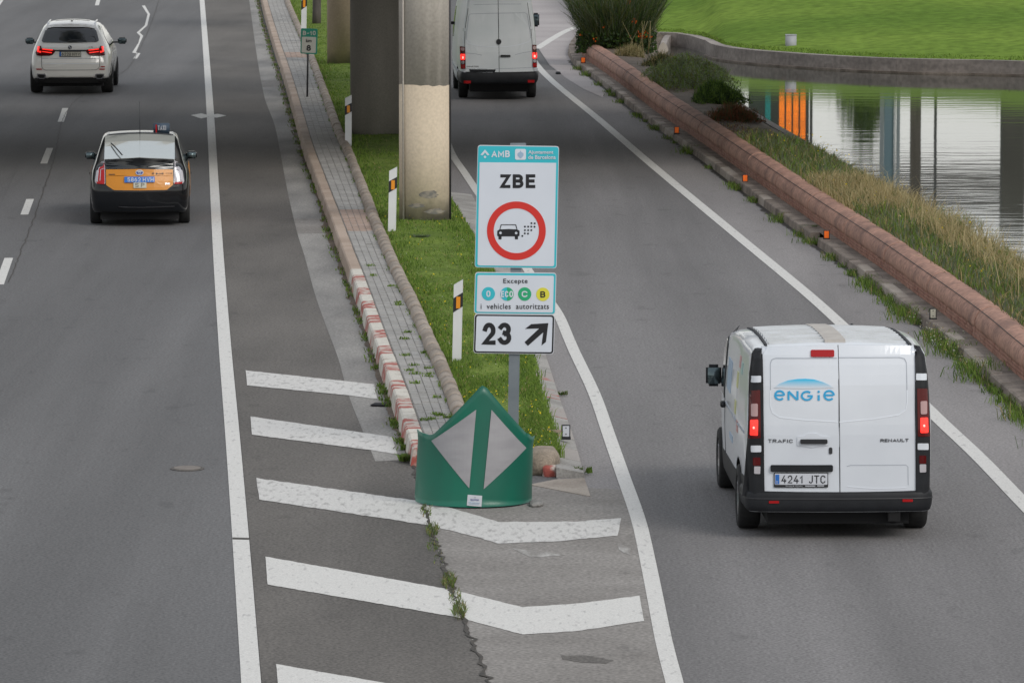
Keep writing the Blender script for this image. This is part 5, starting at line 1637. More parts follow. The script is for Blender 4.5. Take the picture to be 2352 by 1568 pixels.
    def loc(s, px, py):
        """point of the rear face seen at this place of the crop"""
        d = ray(*s.c(px, py)); o_ = Vector((0, 0, CAMH)) - s.o; o_ = s.Rot @ o_; d = s.Rot @ d
        y = 0
        for _ in range(6):
            t_ = (y - o_.y) / d.y; p = o_ + d * t_; y = s.surf(p.x, p.z) * .5 + y * .5
        return (p.x, p.z)
    def patch(s, name, pts, mat, off=.012, th=.02, parent=None, cuts=3, holes=None):
        pp_ = type(pts)([s.loc(*p_) for p_ in pts]) if isinstance(pts, Strip) else [s.loc(*p_) for p_ in pts]
        return link(name, patch_mesh(pp_, s.surf, off, th, cuts, [[s.loc(*p_) for p_ in h] for h in holes] if holes else None), mat, parent or s.root)
    def text(s, t_, x0, y0, x1, y1, mat, off=.02, bold=.01, parent=None, **k):
        a_ = s.loc(x0, y1); c_ = s.loc(x1, y0)
        return link('lettering', text_mesh(t_, a_[0], a_[1], c_[0], c_[1], s.surf, off, bold, .003, **k), mat, parent or s.root)
    def side(s, name, sd_, pts, mat, off=.006, parent=None, cuts=6):
        """(y,z) polygon laid on one flank"""
        sf = lambda y, z: -s.width(max(0, y), z)
        me = patch_mesh(pts, sf, off, .008, cuts)
        for v in me.vertices:
            x, y, z = v.co.x, v.co.y, v.co.z
            v.co = Vector((y * 1.0 if sd_ < 0 else -y, x + s.shear(max(0, x), z), z))
        if sd_ > 0: me.flip_normals()
        me.update()
        return link(name, me, mat, parent or s.root)
    def topbox(s, name, x0, x1, y0, y1, h, mat, lift=0, parent=None):
        n = 6; vs, fs = [], []
        for i in range(n + 1):
            for j in range(n + 1):
                x = x0 + (x1 - x0) * i / n; y = y0 + (y1 - y0) * j / n
                zt_ = interp(s.zt, y); wt = s.width(y, zt_); z = zt_ + s.crown * (1 - min(1, (x / wt) ** 2)) + lift
                vs.append((x, y + s.shear(y, zt_), z + h)); vs.append((x, y + s.shear(y, zt_), z - .01))
        W = (n + 1) * 2
        for i in range(n):
            for j in range(n):
                a_ = i * W + j * 2; fs.append((a_, a_ + W, a_ + W + 2, a_ + 2))
        for i in range(n):
            for j in (0, n):
                a_ = i * W + j * 2; fs.append((a_, a_ + 1, a_ + W + 1, a_ + W))
        for j in range(n):
            for i in (0, n):
                a_ = i * W + j * 2; fs.append((a_, a_ + 1, a_ + 3, a_ + 2))
        return mk(name, vs, fs, mat, parent or s.root)
def mirror_at(car, name, sd_, y, z, x, w_, h_, mat_shell, arm=.12):
    o = box(name, -w_ / 2, w_ / 2, 0, .12, -h_ / 2, h_ / 2, mat_shell, car.root, min(w_, h_) * .2)
    o.location = (sd_ * x, y, z)
    box('mirror_glass', -w_ * .4, w_ * .4, -.006, .004, -h_ * .38, h_ * .38, mirror_g, o, .003)
    box('mirror_arm', *( (w_ * .3, w_ / 2 + arm) if sd_ < 0 else (-w_ / 2 - arm, -w_ * .3)), .03, .09, -h_ * .32, -h_ * .1, black_pl, o)
    return o

# ---- white delivery van with the blue logo
van = Car('delivery_van', cA, (936, 1240), (900, 1458), .95, 880, 'white delivery van with blue lettering and sky-blue arc on its rear door', 'van',
          hw=[(.22, .90), (.32, .925), (.8, .945), (1.2, .945), (1.6, .915), (1.85, .89), (2.0, .87)],
          zt=[(0, 1.95), (.1, 1.96), (1.2, 1.955), (2.0, 1.925), (2.7, 1.875), (3.2, 1.81), (3.5, 1.74), (3.9, 1.5), (4.25, 1.25), (4.5, 1.12), (5.0, .85)],
          zb=[(0, .30), (5, .26)], ws=[(0, .985), (.25, 1.0), (1.2, 1.025), (3.6, 1.02), (5, .92)],
          yprof=[(.2, .0), (1.1, .0), (1.6, .035), (1.85, .085), (2.0, .14)], bulge=.05, L=4.98, paint=paint_white, rt=.09, rc=.09, slantL=1.0, crown=.03)
van.body(); WR = .335
van.cut([(sd_ * .86, y, WR) for sd_ in (-1, 1) for y in (.95, 4.05)], .40)
van.wheels(.95, 4.05, WR, 1.72)
# corner pillars and cladding in charcoal plastic
for sd_ in (-1, 1):
    if sd_ < 0: pp_ = [(430, 285), (436, 700), (440, 1000), (446, 1235), (440, 1250), (300, 1250), (318, 1100), (333, 900), (340, 700), (348, 450), (365, 320), (385, 290)]
    else: pp_ = [(1425, 268), (1434, 700), (1438, 1000), (1437, 1230), (1440, 1245), (1524, 1245), (1528, 1100), (1530, 850), (1522, 600), (1510, 450), (1492, 330), (1462, 275)]
    pil = van.patch('corner_pillar', pp_, char_pl, .03, .06, cuts=14)
    X = (lambda a_, b_: (a_, b_)) if sd_ < 0 else None
    if sd_ < 0:
        lamps = [('marker_panel', [(356, 465), (424, 465), (424, 508), (356, 508)], paint_white), ('marker_panel', [(356, 920), (425, 920), (425, 963), (356, 963)], paint_white),
                 ('lamp_housing', [(348, 560), (418, 558), (422, 872), (338, 875)], lamp_dr), ('reflector', [(370, 998), (420, 998), (420, 1050), (370, 1050)], lamp_dr), ('fog_lamp', [(378, 1056), (420, 1056), (418, 1106), (378, 1104)], lamp_cl)]
        up, low, bulb = [(357, 647), (402, 645), (402, 730), (357, 728)], [(352, 752), (404, 750), (402, 855), (350, 852)], (375, 803)
    else:
        lamps = [('marker_panel', [(1436, 450), (1506, 450), (1506, 494), (1436, 494)], paint_white), ('marker_panel', [(1446, 906), (1518, 906), (1518, 948), (1446, 948)], paint_white),
                 ('lamp_housing', [(1442, 548), (1510, 548), (1528, 860), (1448, 862)], lamp_dr), ('reflector', [(1457, 985), (1502, 985), (1502, 1038), (1457, 1038)], lamp_dr), ('fog_lamp', [(1459, 1042), (1502, 1042), (1502, 1094), (1460, 1096)], lamp_cl)]
        up, low, bulb = [(1464, 630), (1508, 628), (1508, 714), (1466, 716)], [(1463, 738), (1513, 736), (1516, 836), (1464, 838)], (1488, 790)
    for nm, pts, mt in lamps:
        l_ = van.patch(nm, rpoly(pts, 7), mt, .036, .02, cuts=6)
        if nm == 'lamp_housing':
            van.patch('reversing_light', rpoly(up, 10), lamp_pk, .046, .012, l_, 5); van.patch('lit_light', rpoly(low, 8), lamp_on, .046, .012, l_, 5)
            van.patch('bulb', ell(*bulb, 7, 8, 12), lamp_hot, .050, .004, l_)
# doors: seams and pressed panels
dl = van.patch('rear_door', [(430, 275), (925, 266), (938, 1240), (452, 1240), (446, 1225)], paint_white, .010, .02, cuts=14)
dr = van.patch('rear_door', [(930, 266), (1424, 268), (1436, 1225), (1428, 1232), (943, 1238)], paint_white, .010, .02, cuts=14)
van.patch('door_gap', stroke([(927, 266), (934, 760), (940, 1240)], 5), seam_m, .0125, .004, dl)
van.patch('door_gap', stroke([(448, 1241), (938, 1242), (1432, 1234)], 5), seam_m, .0125, .004, dl)
van.patch('door_gap', stroke([(430, 275), (437, 700), (446, 1230)], 3.5), seam_m, .0125, .004, dl)
van.patch('door_gap', stroke([(1425, 268), (1432, 700), (1437, 1228)], 3.5), seam_m, .0125, .004, dr)
crl = [(920, 352), (520, 352), (494, 362), (485, 390), (486, 560), (484, 660), (500, 710), (545, 738), (700, 755), (925, 768)]
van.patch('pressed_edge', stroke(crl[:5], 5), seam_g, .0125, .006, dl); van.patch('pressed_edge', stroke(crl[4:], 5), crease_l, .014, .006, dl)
crr = [(932, 348), (1330, 347), (1362, 356), (1374, 380), (1378, 560), (1380, 640), (1370, 690), (1325, 722), (1150, 750), (935, 770)]
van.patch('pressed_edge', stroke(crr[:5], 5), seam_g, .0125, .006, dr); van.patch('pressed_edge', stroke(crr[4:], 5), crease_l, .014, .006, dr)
van.patch('pressed_edge', stroke([(985, 1058), (1010, 1050), (1200, 1050), (1370, 1048), (1384, 1060), (1386, 1180)], 4), seam_g, .0125, .004, dr)
van.patch('pressed_edge', stroke([(990, 1190), (1180, 1204), (1375, 1196)], 4), crease_l, .0135, .004, dr)
van.patch('brake_light', rrect(749, 297, 902, 343, 9), lamp_red, .025, .02)
# door handle
rc_ = van.patch('handle_recess', rpoly([(660, 862), (705, 860), (730, 842), (790, 842), (812, 860), (870, 862), (872, 920), (800, 926), (760, 936), (700, 926), (660, 922)], 10), paint_white, .018, .012, dl)
van.patch('door_handle', rrect(680, 880, 857, 909, 8), black_pl, .045, .03, dl)
van.patch('lock_cover', rrect(868, 934, 890, 977, 9), seam_m, .02, .01, dl)
van.patch('grip_bar', rrect(486, 1048, 893, 1092, 10), char_pl, .035, .03, dl)
pl_ = van.patch('number_plate', rrect(508, 1098, 862, 1194, 5), black_pl, .024, .014, dl)
pf = van.patch('plate_face', rrect(513, 1103, 857, 1176, 5), plate_w, .027, .004, dl)
van.patch('plate_band', [(517, 1110), (543, 1110), (543, 1172), (517, 1172)], plate_b, .029, .003, dl)
van.text('4241  JTC', 557, 1115, 845, 1166, sign_blk, .030, .005, dl); van.text('E', 524, 1152, 535, 1166, plate_w, .031, .0, dl)
van.text('Renting de Veh\u00edculos', 585, 1180, 695, 1190, plate_w, .027, .0, dl); van.patch('frame_print', rrect(712, 1182, 778, 1187, 1), plate_w, .026, .003, dl, 0); van.patch('frame_print', rrect(790, 1180, 835, 1186, 1), plate_w, .026, .003, dl, 0)
van.text('TRAFIC', 470, 881, 632, 903, steel_d, .018, .03, dl); van.text('RENAULT', 1204, 876, 1388, 899, steel_d, .018, .045, dr)
# logo: arc fading downwards, then rounded letters
arc_m = bpy.data.materials.new('logo_arc_fade'); arc_m.use_nodes = True
t = arc_m.node_tree; b_ = t.nodes['Principled BSDF']; b_.inputs['Roughness'].default_value = .35
co = t.nodes.new('ShaderNodeTexCoord'); sp = t.nodes.new('ShaderNodeSeparateXYZ'); mr = t.nodes.new('ShaderNodeMapRange')
t.links.new(co.outputs['Object'], sp.inputs[0]); t.links.new(sp.outputs['Z'], mr.inputs[0])
mr.inputs[1].default_value = van.loc(700, 545)[1]; mr.inputs[2].default_value = van.loc(700, 492)[1]
mxc = t.nodes.new('ShaderNodeMix'); mxc.data_type = 'RGBA'; mxc.inputs[6].default_value = (.62, .66, .72, 1); mxc.inputs[7].default_value = (.02, .46, .74, 1)
t.links.new(mr.outputs[0], mxc.inputs[0]); t.links.new(mxc.outputs[2], b_.inputs['Base Color'])
arcp = [(508, 545), (545, 518), (600, 497), (660, 488), (710, 486), (770, 490), (830, 508), (870, 526), (900, 546), (800, 549), (705, 551), (600, 549)]
van.patch('logo_arc', arcp, arc_m, .016, .005, dl, cuts=5)
def lstroke(pts, w_=13, closed=False):
    van.patch('logo_letter', stroke(pts, w_), blue_logo, .0165, .005, dl, cuts=1)
def arcpts(cx_, cy_, rx, ry, a0, a1, n=20): return [(cx_ + rx * math.cos(R(a0 + (a1 - a0) * k / n)), cy_ - ry * math.sin(R(a0 + (a1 - a0) * k / n))) for k in range(n + 1)]
lstroke([(520, 593), (572, 593)], 12); lstroke(arcpts(546, 594, 29, 28, 0, 318, 26), 13)
lstroke([(604, 626), (604, 570)], 13); lstroke([(604, 568), (660, 624)], 14); lstroke([(663, 624), (663, 566)], 13)
lstroke(arcpts(724, 597, 33, 27, 48, 350, 26), 13); lstroke([(728, 598), (762, 598)], 12)
lstroke([(801, 592), (801, 628)], 14); van.patch('logo_letter', ell(801, 571, 8, 8, 14), blue_logo, .0165, .005, dl)
lstroke([(842, 593), (896, 593)], 12); lstroke(arcpts(869, 594, 31, 29, 0, 318, 26), 13)
# bumper
van.wrap('bumper', [(.515, .0), (.50, .02), (.48, .03), (.44, .034), (.40, .034), (.36, .032), (.32, .024), (.305, .01), (.30, -.05)], char_pl, .62)
van.wrap('bumper_groove', [(.445, .034), (.44, .037), (.43, .037), (.425, .034)], black_pl, .5)
van.patch('bumper_reflector', rrect(474, 1280, 540, 1296, 3), lamp_red, .05, .02); van.patch('bumper_reflector', rrect(1346, 1269, 1414, 1286, 3), lamp_red, .05, .02)
box('underbody', -.72, .72, .12, 4.6, .16, .34, under_m, van.root); box('exhaust_box', .5, .62, -.02, .3, .2, .34, under_m, van.root)
# roof: ribs, dusty strip, side channels
for k in range(9):
    y = .28 + k * .28
    rb = van.topbox('roof_rib', -.70, .70, y, y + .12, .020, roof_rib)
van.topbox('dusty_strip', -.13, .08, .22, 2.75, .028, roof_dusty)
for sd_ in (-1, 1):
    ch = van.topbox('roof_channel', sd_ * .735 - .012, sd_ * .735 + .012, .12, 2.85, .020, seam_m)
    for y in (.2, .9, 1.6, 2.3): van.topbox('roof_mount', sd_ * .735 - .016, sd_ * .735 + .016, y, y + .06, .007, seam_m)
o = box('roof_antenna', .37, .41, 3.0, 3.1, 1.84, 1.895, black_pl, van.root, .01)
# left flank
van.side('side_cladding', -1, [(.1, .30), (4.6, .28), (4.6, .46), (3.2, .52), (1.6, .55), (.5, .62), (.1, .62)], char_pl, .004, cuts=8)
van.side('cab_window', -1, [(3.15, 1.12), (4.35, 1.12), (4.15, 1.35), (3.75, 1.74), (3.2, 1.80)], glass_m, .006)
van.side('door_trim', -1, [(3.08, 1.10), (3.15, 1.10), (3.18, 1.84), (3.10, 1.86)], black_pl, .008)
van.side('door_line', -1, [(3.03, .5), (3.045, .5), (3.045, 1.88), (3.03, 1.88)], seam_m, .004)
van.side('slide_rail', -1, [(.3, 1.06), (2.9, 1.06), (2.9, 1.085), (.3, 1.085)], seam_g, .006)
box('side_handle', -1.02, -.97, 2.86, 3.0, 1.02, 1.08, black_pl, van.root, .008)
dec_y = M('decal_faded_yellow', (.52, .53, .25), rough=.5); dec_r = M('decal_faded_red', (.5, .28, .27), rough=.5); dec_g = M('decal_faded_green', (.3, .46, .42), rough=.5); dec_b = M('decal_faded_blue', (.33, .43, .55), rough=.5)
for (y0_, y1_, z0_, z1_, mt) in ((2.2, 2.75, 1.25, 1.58, dec_b), (1.2, 1.4, 1.42, 1.58, dec_y), (1.1, 1.25, 1.64, 1.76, dec_r), (.85, 1.0, 1.6, 1.72, dec_g), (1.25, 1.45, 1.14, 1.28, dec_y), (1.0, 1.15, .98, 1.1, dec_r), (1.75, 2.2, .78, .85, dec_b)):
    van.side('side_decal', -1, [(y0_, z0_), (y1_, z0_), (y1_, z1_), (y0_, z1_)], mt, .005, cuts=2)
van.side('cab_window', 1, [(3.15, 1.12), (4.35, 1.12), (4.15, 1.35), (3.75, 1.74), (3.2, 1.80)], glass_m, .006)
mx_ = V(*cA(116, 466), van.o.y + 3.95); ml = mirror_at(van, 'wing_mirror', -1, 3.95, mx_[1], abs((mx_[0] - van.o.x) + 3.95 * math.sin(van.rot)) , .165, .235, char_pl, .10)
mirror_at(van, 'wing_mirror', 1, 3.95, mx_[1], 1.1, .165, .235, char_pl, .10)

# ---- high-roof van behind the pillar
cr = Car('panel_van', cE, (940, 1100), (900, 1366), 1.25, 640, 'dusty white high-roof van with brake lights on, driving beside the pillars', 'van',
         hw=[(.3, .86), (.5, .915), (1.0, .925), (1.5, .90), (2.0, .85), (2.4, .79), (2.65, .74)],
         zt=[(0, 2.62), (.3, 2.66), (4.2, 2.62), (4.8, 2.3), (5.3, 1.6), (5.9, 1.05)], zb=[(0, .42), (6, .3)], ws=[(0, .97), (.4, 1.0), (1.5, 1.06), (5, 1.05), (5.9, .95)],
         yprof=[(.3, 0), (1.3, 0), (2.0, .06), (2.66, .2)], bulge=.05, L=5.9, paint=paint_dirty, rt=.16, rc=.1, crown=.05)
cr.body(); cr.cut([(sd_ * .86, y, .34) for sd_ in (-1, 1) for y in (1.25, 4.9)], .42); cr.wheels(1.25, 4.9, .34, 1.66)
d1 = cr.patch('rear_door', [(520, -20), (922, -20), (940, 1102), (500, 1100), (474, 1070), (465, 500), (480, 300)], paint_dirty, .01, .02, cuts=5)
d2 = cr.patch('rear_door', [(930, -20), (1325, -20), (1350, 100), (1395, 420), (1405, 650), (1402, 1000), (1390, 1075), (1370, 1092), (946, 1102)], paint_dirty, .01, .02, cuts=5)
cr.patch('door_gap', stroke([(925, -20), (932, 500), (942, 1102)], 7), seam_m, .0125, .004, d1)
cr.patch('door_gap', stroke([(505, 120), (466, 400), (456, 640), (462, 700)], 6), seam_m, .0125, .004, d1); cr.patch('door_gap', stroke([(1335, 40), (1385, 400), (1405, 640)], 6), seam_m, .0125, .004, d2)
cr.patch('pressed_edge', stroke([(925, 188), (540, 198), (516, 220), (490, 420), (478, 560)], 7), seam_g, .0125, .006, d1); cr.patch('pressed_edge', stroke([(478, 560), (500, 605), (640, 645), (760, 658), (932, 656)], 7), crease_l, .014, .006, d1)
cr.patch('pressed_edge', stroke([(930, 188), (1300, 182), (1332, 200), (1370, 420), (1382, 540)], 7), seam_g, .0125, .006, d2); cr.patch('pressed_edge', stroke([(1384, 540), (1360, 585), (1220, 630), (1080, 652), (938, 656)], 7), crease_l, .014, .006, d2)
cr.patch('pressed_edge', stroke([(580, 70), (925, 60), (1250, 60)], 6), seam_g, .0125, .006, d1)
cr.patch('pressed_edge', stroke([(470, 745), (600, 755), (700, 776)], 6), seam_g, .0125, .006, d1); cr.patch('pressed_edge', stroke([(1165, 768), (1280, 740), (1395, 722)], 6), seam_g, .0125, .006, d2)
cr.patch('door_gap', stroke([(470, 965), (940, 966), (1395, 948)], 6), seam_g, .0125, .006, d1)
cr.patch('round_emblem', ell(934, 587, 36, 38, 24), black_pl, .03, .02, d1)
cr.patch('door_handle', rrect(958, 772, 1098, 800, 8), black_pl, .04, .03, d2)
cr.patch('grip_bar', rpoly([(518, 972), (895, 975), (880, 1010), (530, 1008)], 8), char_pl, .02, .012, d1)
np_ = cr.patch('number_plate', rrect(565, 1014, 852, 1080, 3), plate_w, .02, .01, d1); cr.patch('plate_band', [(567, 1016), (594, 1016), (594, 1078), (567, 1078)], plate_b, .023, .003, np_)
cr.text('6071 FND', 602, 1022, 848, 1068, sign_blk, .024, .01, np_); cr.text('CRAFTER', 486, 926, 652, 942, steel_d, .016, .03, d1)
for (xa, xb, sd_) in ((388, 468, -1), (1402, 1468, 1)):
    ya_ = 648 if sd_ < 0 else 628
    h_ = cr.patch('tail_light', rpoly([(xa, ya_), (xb - 6, ya_ + (12 if sd_ < 0 else 0)), (xb, ya_ + 320), (xa + 14, ya_ + 320)], 8), lamp_dr, .025, .06, cuts=5)
    cx_ = (xa + xb) / 2 + 2
    cr.patch('indicator', ell(cx_ - 2, ya_ + 42, 26, 26, 18), lamp_pk, .034, .008, h_)
    cr.patch('lit_light', rpoly([(cx_ - 34, ya_ + 108), (cx_ + 34, ya_ + 108), (cx_ + 34, ya_ + 192), (cx_ - 30, ya_ + 196)], 14), lamp_on, .034, .008, h_)
    cr.patch('bulb', ell(cx_, ya_ + 160, 14, 18, 12), lamp_hot, .036, .004, h_)
    cr.patch('reversing_light', ell(cx_, ya_ + 226, 24, 24, 18), lamp_cl, .034, .008, h_)
    cr.patch('lower_lens', rpoly([(cx_ - 28, ya_ + 258), (cx_ + 32, ya_ + 258), (cx_ + 32, ya_ + 312), (cx_ - 24, ya_ + 312)], 5), lamp_red, .034, .008, h_)
    cr.patch('hinge', rrect(cx_ - 10 + sd_ * 0, ya_ + 324, cx_ + 42, ya_ + 368, 4), plate_w, .02, .02)
cr.patch('hinge', rrect(425, 398, 478, 440, 5), paint_dirty, .03, .02); cr.patch('hinge', rrect(1372, 375, 1424, 412, 5), paint_dirty, .03, .02)
cr.wrap('bumper', [(.70, .0), (.67, .03), (.62, .05), (.55, .055), (.48, .05), (.42, .03), (.40, -.05)], char_pl, .9)
cr.patch('bumper_reflector', rrect(442, 1130, 542, 1168, 5), lamp_red, .08, .02); cr.patch('bumper_reflector', rrect(1338, 1120, 1432, 1156, 5), lamp_red, .08, .02)
box('underbody', -.7, .7, .2, 5.4, .2, .5, under_m, cr.root)
cr.side('cab_window', -1, [(4.2, 1.35), (5.2, 1.30), (4.9, 1.75), (4.6, 2.1), (4.2, 2.1)], glass_m); cr.side('rub_strip', -1, [(.1, .62), (5.0, .62), (5.0, .7), (.1, .7)], seam_g)
mirror_at(cr, 'wing_mirror', -1, 4.9, 1.72, 1.13, .17, .34, char_pl); mirror_at(cr, 'wing_mirror', 1, 4.9, 1.72, 1.13, .17, .34, char_pl)

# ---- white off-road estate
sx_ = Car('white_suv', cX, (785, 1100), (840, 1440), 1.0, 760, 'pearl white off-road car with red lit tail lamps ahead of the taxi', 'car',
          hw=[(.28, .88), (.42, .955), (.7, .985), (.95, .965), (1.15, .91), (1.4, .80), (1.6, .70), (1.76, .62)],
          zt=[(0, 1.66), (.2, 1.70), (.8, 1.73), (1.8, 1.74), (2.6, 1.68), (3.3, 1.32), (3.6, 1.15), (4.4, 1.02), (4.88, .75)], zb=[(0, .42), (.6, .34), (4.8, .28)],
          ws=[(0, .93), (.25, .975), (.9, 1.02), (2.2, 1.02), (4.0, 1.02), (4.88, .88)],
          yprof=[(.28, .06), (.45, 0), (.75, 0), (.95, .06), (1.12, .12), (1.3, .28), (1.6, .52), (1.76, .68)], bulge=.1, L=4.88, paint=paint_pearl, rt=.14, rc=.16, slantL=1.6, crown=.035)
sx_.body(); sx_.cut([(sd_ * .95, y, .37) for sd_ in (-1, 1) for y in (1.0, 3.95)], .43); sx_.wheels(1.0, 3.95, .375, 1.74, .29)
sx_.patch('rear_window', rpoly([(375, 345), (640, 325), (960, 325), (1230, 358), (1278, 560), (1240, 580), (780, 594), (330, 588), (298, 565)], 20), glass_m, .02, .03, cuts=12)
sx_.patch('wiper', stroke([(770, 565), (850, 548), (1065, 562)], 22), black_pl, .03, .015)
sx_.patch('spoiler', rpoly([(380, 300), (790, 268), (1230, 300), (1215, 345), (1080, 322), (500, 322), (372, 348)], 12), paint_pearl, .06, .1, cuts=6)
tg = sx_.patch('tailgate', rpoly([(296, 612), (1280, 606), (1286, 1000), (1268, 1035), (1225, 1056), (360, 1062), (320, 1040), (303, 1000)], 16), paint_pearl, .006, .02, cuts=6)
sx_.patch('tailgate_gap', stroke([(298, 770), (302, 1000), (320, 1040), (362, 1062), (1225, 1058), (1268, 1036), (1288, 1000), (1284, 800)], 7), seam_m, .011, .006, tg)
sx_.patch('pressed_edge', stroke([(300, 866), (785, 860), (1282, 862)], 9), seam_g, .011, .006, tg); sx_.patch('pressed_edge', stroke([(302, 955), (785, 952), (1284, 955)], 9), crease_l, .012, .006, tg)
sx_.patch('recess', rpoly([(500, 716), (1070, 716), (1040, 745), (985, 745), (600, 745), (535, 742)], 8), seam_m, .012, .006, tg)
for flip in (0, 1):
    fx = (lambda x: x) if not flip else (lambda x: 1588 - x)
    lh = sx_.patch('tail_light', rpoly([(fx(195), 655), (fx(292), 645), (fx(300), 690), (fx(515), 712), (fx(545), 730), (fx(490), 800), (fx(440), 818), (fx(300), 820), (fx(215), 812), (fx(192), 760)][::(1 if not flip else -1)], 14), lamp_dr, .022, .04, cuts=5)
    sx_.patch('lit_strip', stroke([(fx(250), 655), (fx(238), 740), (fx(292), 752)], 34), lamp_on, .03, .01, lh, cuts=2)
    sx_.patch('lit_strip', stroke([(fx(310), 702), (fx(490), 722)], 17), lamp_on, .03, .01, lh, cuts=2); sx_.patch('lit_strip', stroke([(fx(310), 745), (fx(475), 766)], 14), lamp_on, .03, .01, lh, cuts=2)
    sx_.patch('bumper_reflector', [(fx(205), 1036), (fx(302), 1036), (fx(304), 1055), (fx(215), 1056)], lamp_red, .02, .02)
    ex = sx_.patch('exhaust_surround', rpoly([(fx(218), 1118), (fx(365), 1122), (fx(380), 1160), (fx(350), 1212), (fx(260), 1212), (fx(225), 1180)], 16), chrome, .02, .03)
    sx_.patch('exhaust_tip', rpoly([(fx(236), 1134), (fx(352), 1138), (fx(360), 1162), (fx(338), 1196), (fx(268), 1196), (fx(242), 1172)], 14), under_m, .025, .01, ex)
sx_.patch('diffuser', rpoly([(190, 1190), (240, 1222), (372, 1222), (430, 1186), (1170, 1184), (1225, 1215), (1370, 1212), (1395, 1190), (1450, 1190), (1440, 1270), (190, 1275)], 8), under_m, .015, .05, cuts=5)
np_ = sx_.patch('number_plate', rrect(603, 745, 972, 836, 6), black_pl, .02, .015, tg); sx_.patch('plate_face', rrect(635, 752, 966, 824, 4), plate_c, .023, .003, tg); sx_.patch('plate_band', [(608, 752), (634, 752), (634, 824), (608, 824)], plate_b, .024, .003, tg)
sx_.text('6220 HYV', 645, 762, 955, 814, sign_blk, .027, .02, tg)
em = sx_.patch('round_emblem', ell(783, 674, 32, 32, 24), steel_d, .02, .012, tg); sx_.patch('emblem_quarter', [(783, 674), (783, 650), (762, 668)], plate_w, .024, .003, tg); sx_.patch('emblem_quarter', [(783, 674), (783, 698), (804, 680)], plate_w, .024, .003, tg)
sx_.text('X5', 1100, 660, 1175, 684, steel_d, .012, .03, tg)
sx_.patch('red_sticker', rrect(1308, 994, 1380, 1012, 3), lamp_red, .02, .006)
box('underbody', -.8, .8, .2, 4.5, .2, .5, under_m, sx_.root)
gl = [(1.02, 1.12), (3.55, 1.12), (3.1, 1.42), (2.55, 1.60), (1.4, 1.62), (.75, 1.42)]
for sd_ in (-1, 1):
    sx_.side('side_window', sd_, gl, glass_m, .006, cuts=9)
    tube('roof_rail', [(sd_ * .58, .8, 1.66), (sd_ * .58, 1.0, 1.725), (sd_ * .58, 2.2, 1.735), (sd_ * .58, 2.5, 1.68)], .02, chrome, sx_.root)
    sx_.side('door_line', sd_, [(2.08, .45), (2.095, .45), (2.095, 1.12), (2.08, 1.12)], seam_m, .003)
    for yy in (1.6, 2.7): sx_.side('door_handle', sd_, [(yy, .99), (yy + .2, .99), (yy + .2, 1.03), (yy, 1.03)], chrome, .03, cuts=0)
    mirror_at(sx_, 'wing_mirror', sd_, 3.1, 1.17, 1.16, .22, .16, black_pl, .16)
sx_.side('wheel_arch_trim', 1, [(math.cos(R(a_)) * .46 + 1.0, math.sin(R(a_)) * .46 + .37) for a_ in range(10, 171, 16)] + [(math.cos(R(a_)) * .43 + 1.0, math.sin(R(a_)) * .43 + .37) for a_ in range(170, 9, -16)], paint_pearl, .02)
box('roof_fin', -.025, .025, 1.1, 1.3, 1.74, 1.80, paint_pearl, sx_.root, .01)
sx_.topbox('sunroof', -.42, .42, 1.5, 2.5, .008, glass_m)

# ---- black and yellow taxi
tx = Car('taxi', cT, (865, 1100), (900, 1496), .78, 440, 'black and yellow taxi with a roof sign, driving in the carriageway behind the white car', 'taxi',
         hw=[(.2, .80), (.3, .85), (.55, .872), (.8, .868), (.95, .845), (1.1, .775), (1.3, .70), (1.5, .645)],
         zt=[(0, 1.05), (.3, 1.12), (1.0, 1.35), (1.5, 1.475), (2.2, 1.50), (2.7, 1.44), (3.3, 1.18), (3.7, .98), (4.1, .86), (4.45, .62)], zb=[(0, .26), (.5, .2), (4.4, .18)],
         ws=[(0, .93), (.3, .975), (1.0, 1.0), (3.4, 1.0), (4.45, .86)],
         yprof=[(.2, .05), (.4, 0), (.65, 0), (.8, .04), (1.0, .10), (1.2, .10)], bulge=.13, L=4.45, paint=paint_black, rt=.09, rc=.2, slantL=1.4, crown=.03)
tx.body(); tx.cut([(sd_ * .85, y, .315) for sd_ in (-1, 1) for y in (.78, 3.48)], .36); tx.wheels(.78, 3.48, .315, 1.53, .2)
tg = tx.patch('tailgate', rpoly([(376, 718), (865, 712), (1350, 720), (1352, 940), (1262, 1015), (865, 1022), (490, 1018), (380, 945)], 14), paint_yell, .006, .02, cuts=6)
tx.patch('lower_window', rpoly([(362, 600), (865, 590), (1362, 604), (1356, 712), (865, 704), (372, 712)], 8), glass_m, .008, .02, cuts=6)
tx.patch('spoiler', rpoly([(360, 572), (865, 545), (1360, 572), (1362, 604), (865, 592), (360, 604)], 8), paint_black, .07, .12, cuts=6)
tx.patch('pressed_edge', stroke([(380, 812), (640, 806), (1080, 806), (1350, 812)], 6), M('yellow_crease_shade', (.42, .16, .005), rough=.4), .011, .005, tg)  # darker yellow painted as the shade in the crease
np_ = tx.patch('number_plate', rpoly([(645, 822), (1082, 818), (1085, 902), (645, 906)], 6), plate_b, .03, .015, tg); tx.text('5862 HVH', 690, 832, 1068, 894, plate_w, .034, .012, tg)
tx.patch('licence_plate', rpoly([(777, 904), (965, 904), (965, 986), (777, 986)], 3), plate_c, .026, .012, tg); tx.text('S P', 803, 915, 935, 974, sign_blk, .030, .0, tg)
em = tx.patch('oval_emblem', ell(865, 762, 58, 40, 30), chrome, .02, .012, tg, holes=[ell(865, 762, 48, 31, 30)]); tx.patch('emblem_field', ell(865, 762, 48, 31, 30), sign_blue, .014, .006, tg)
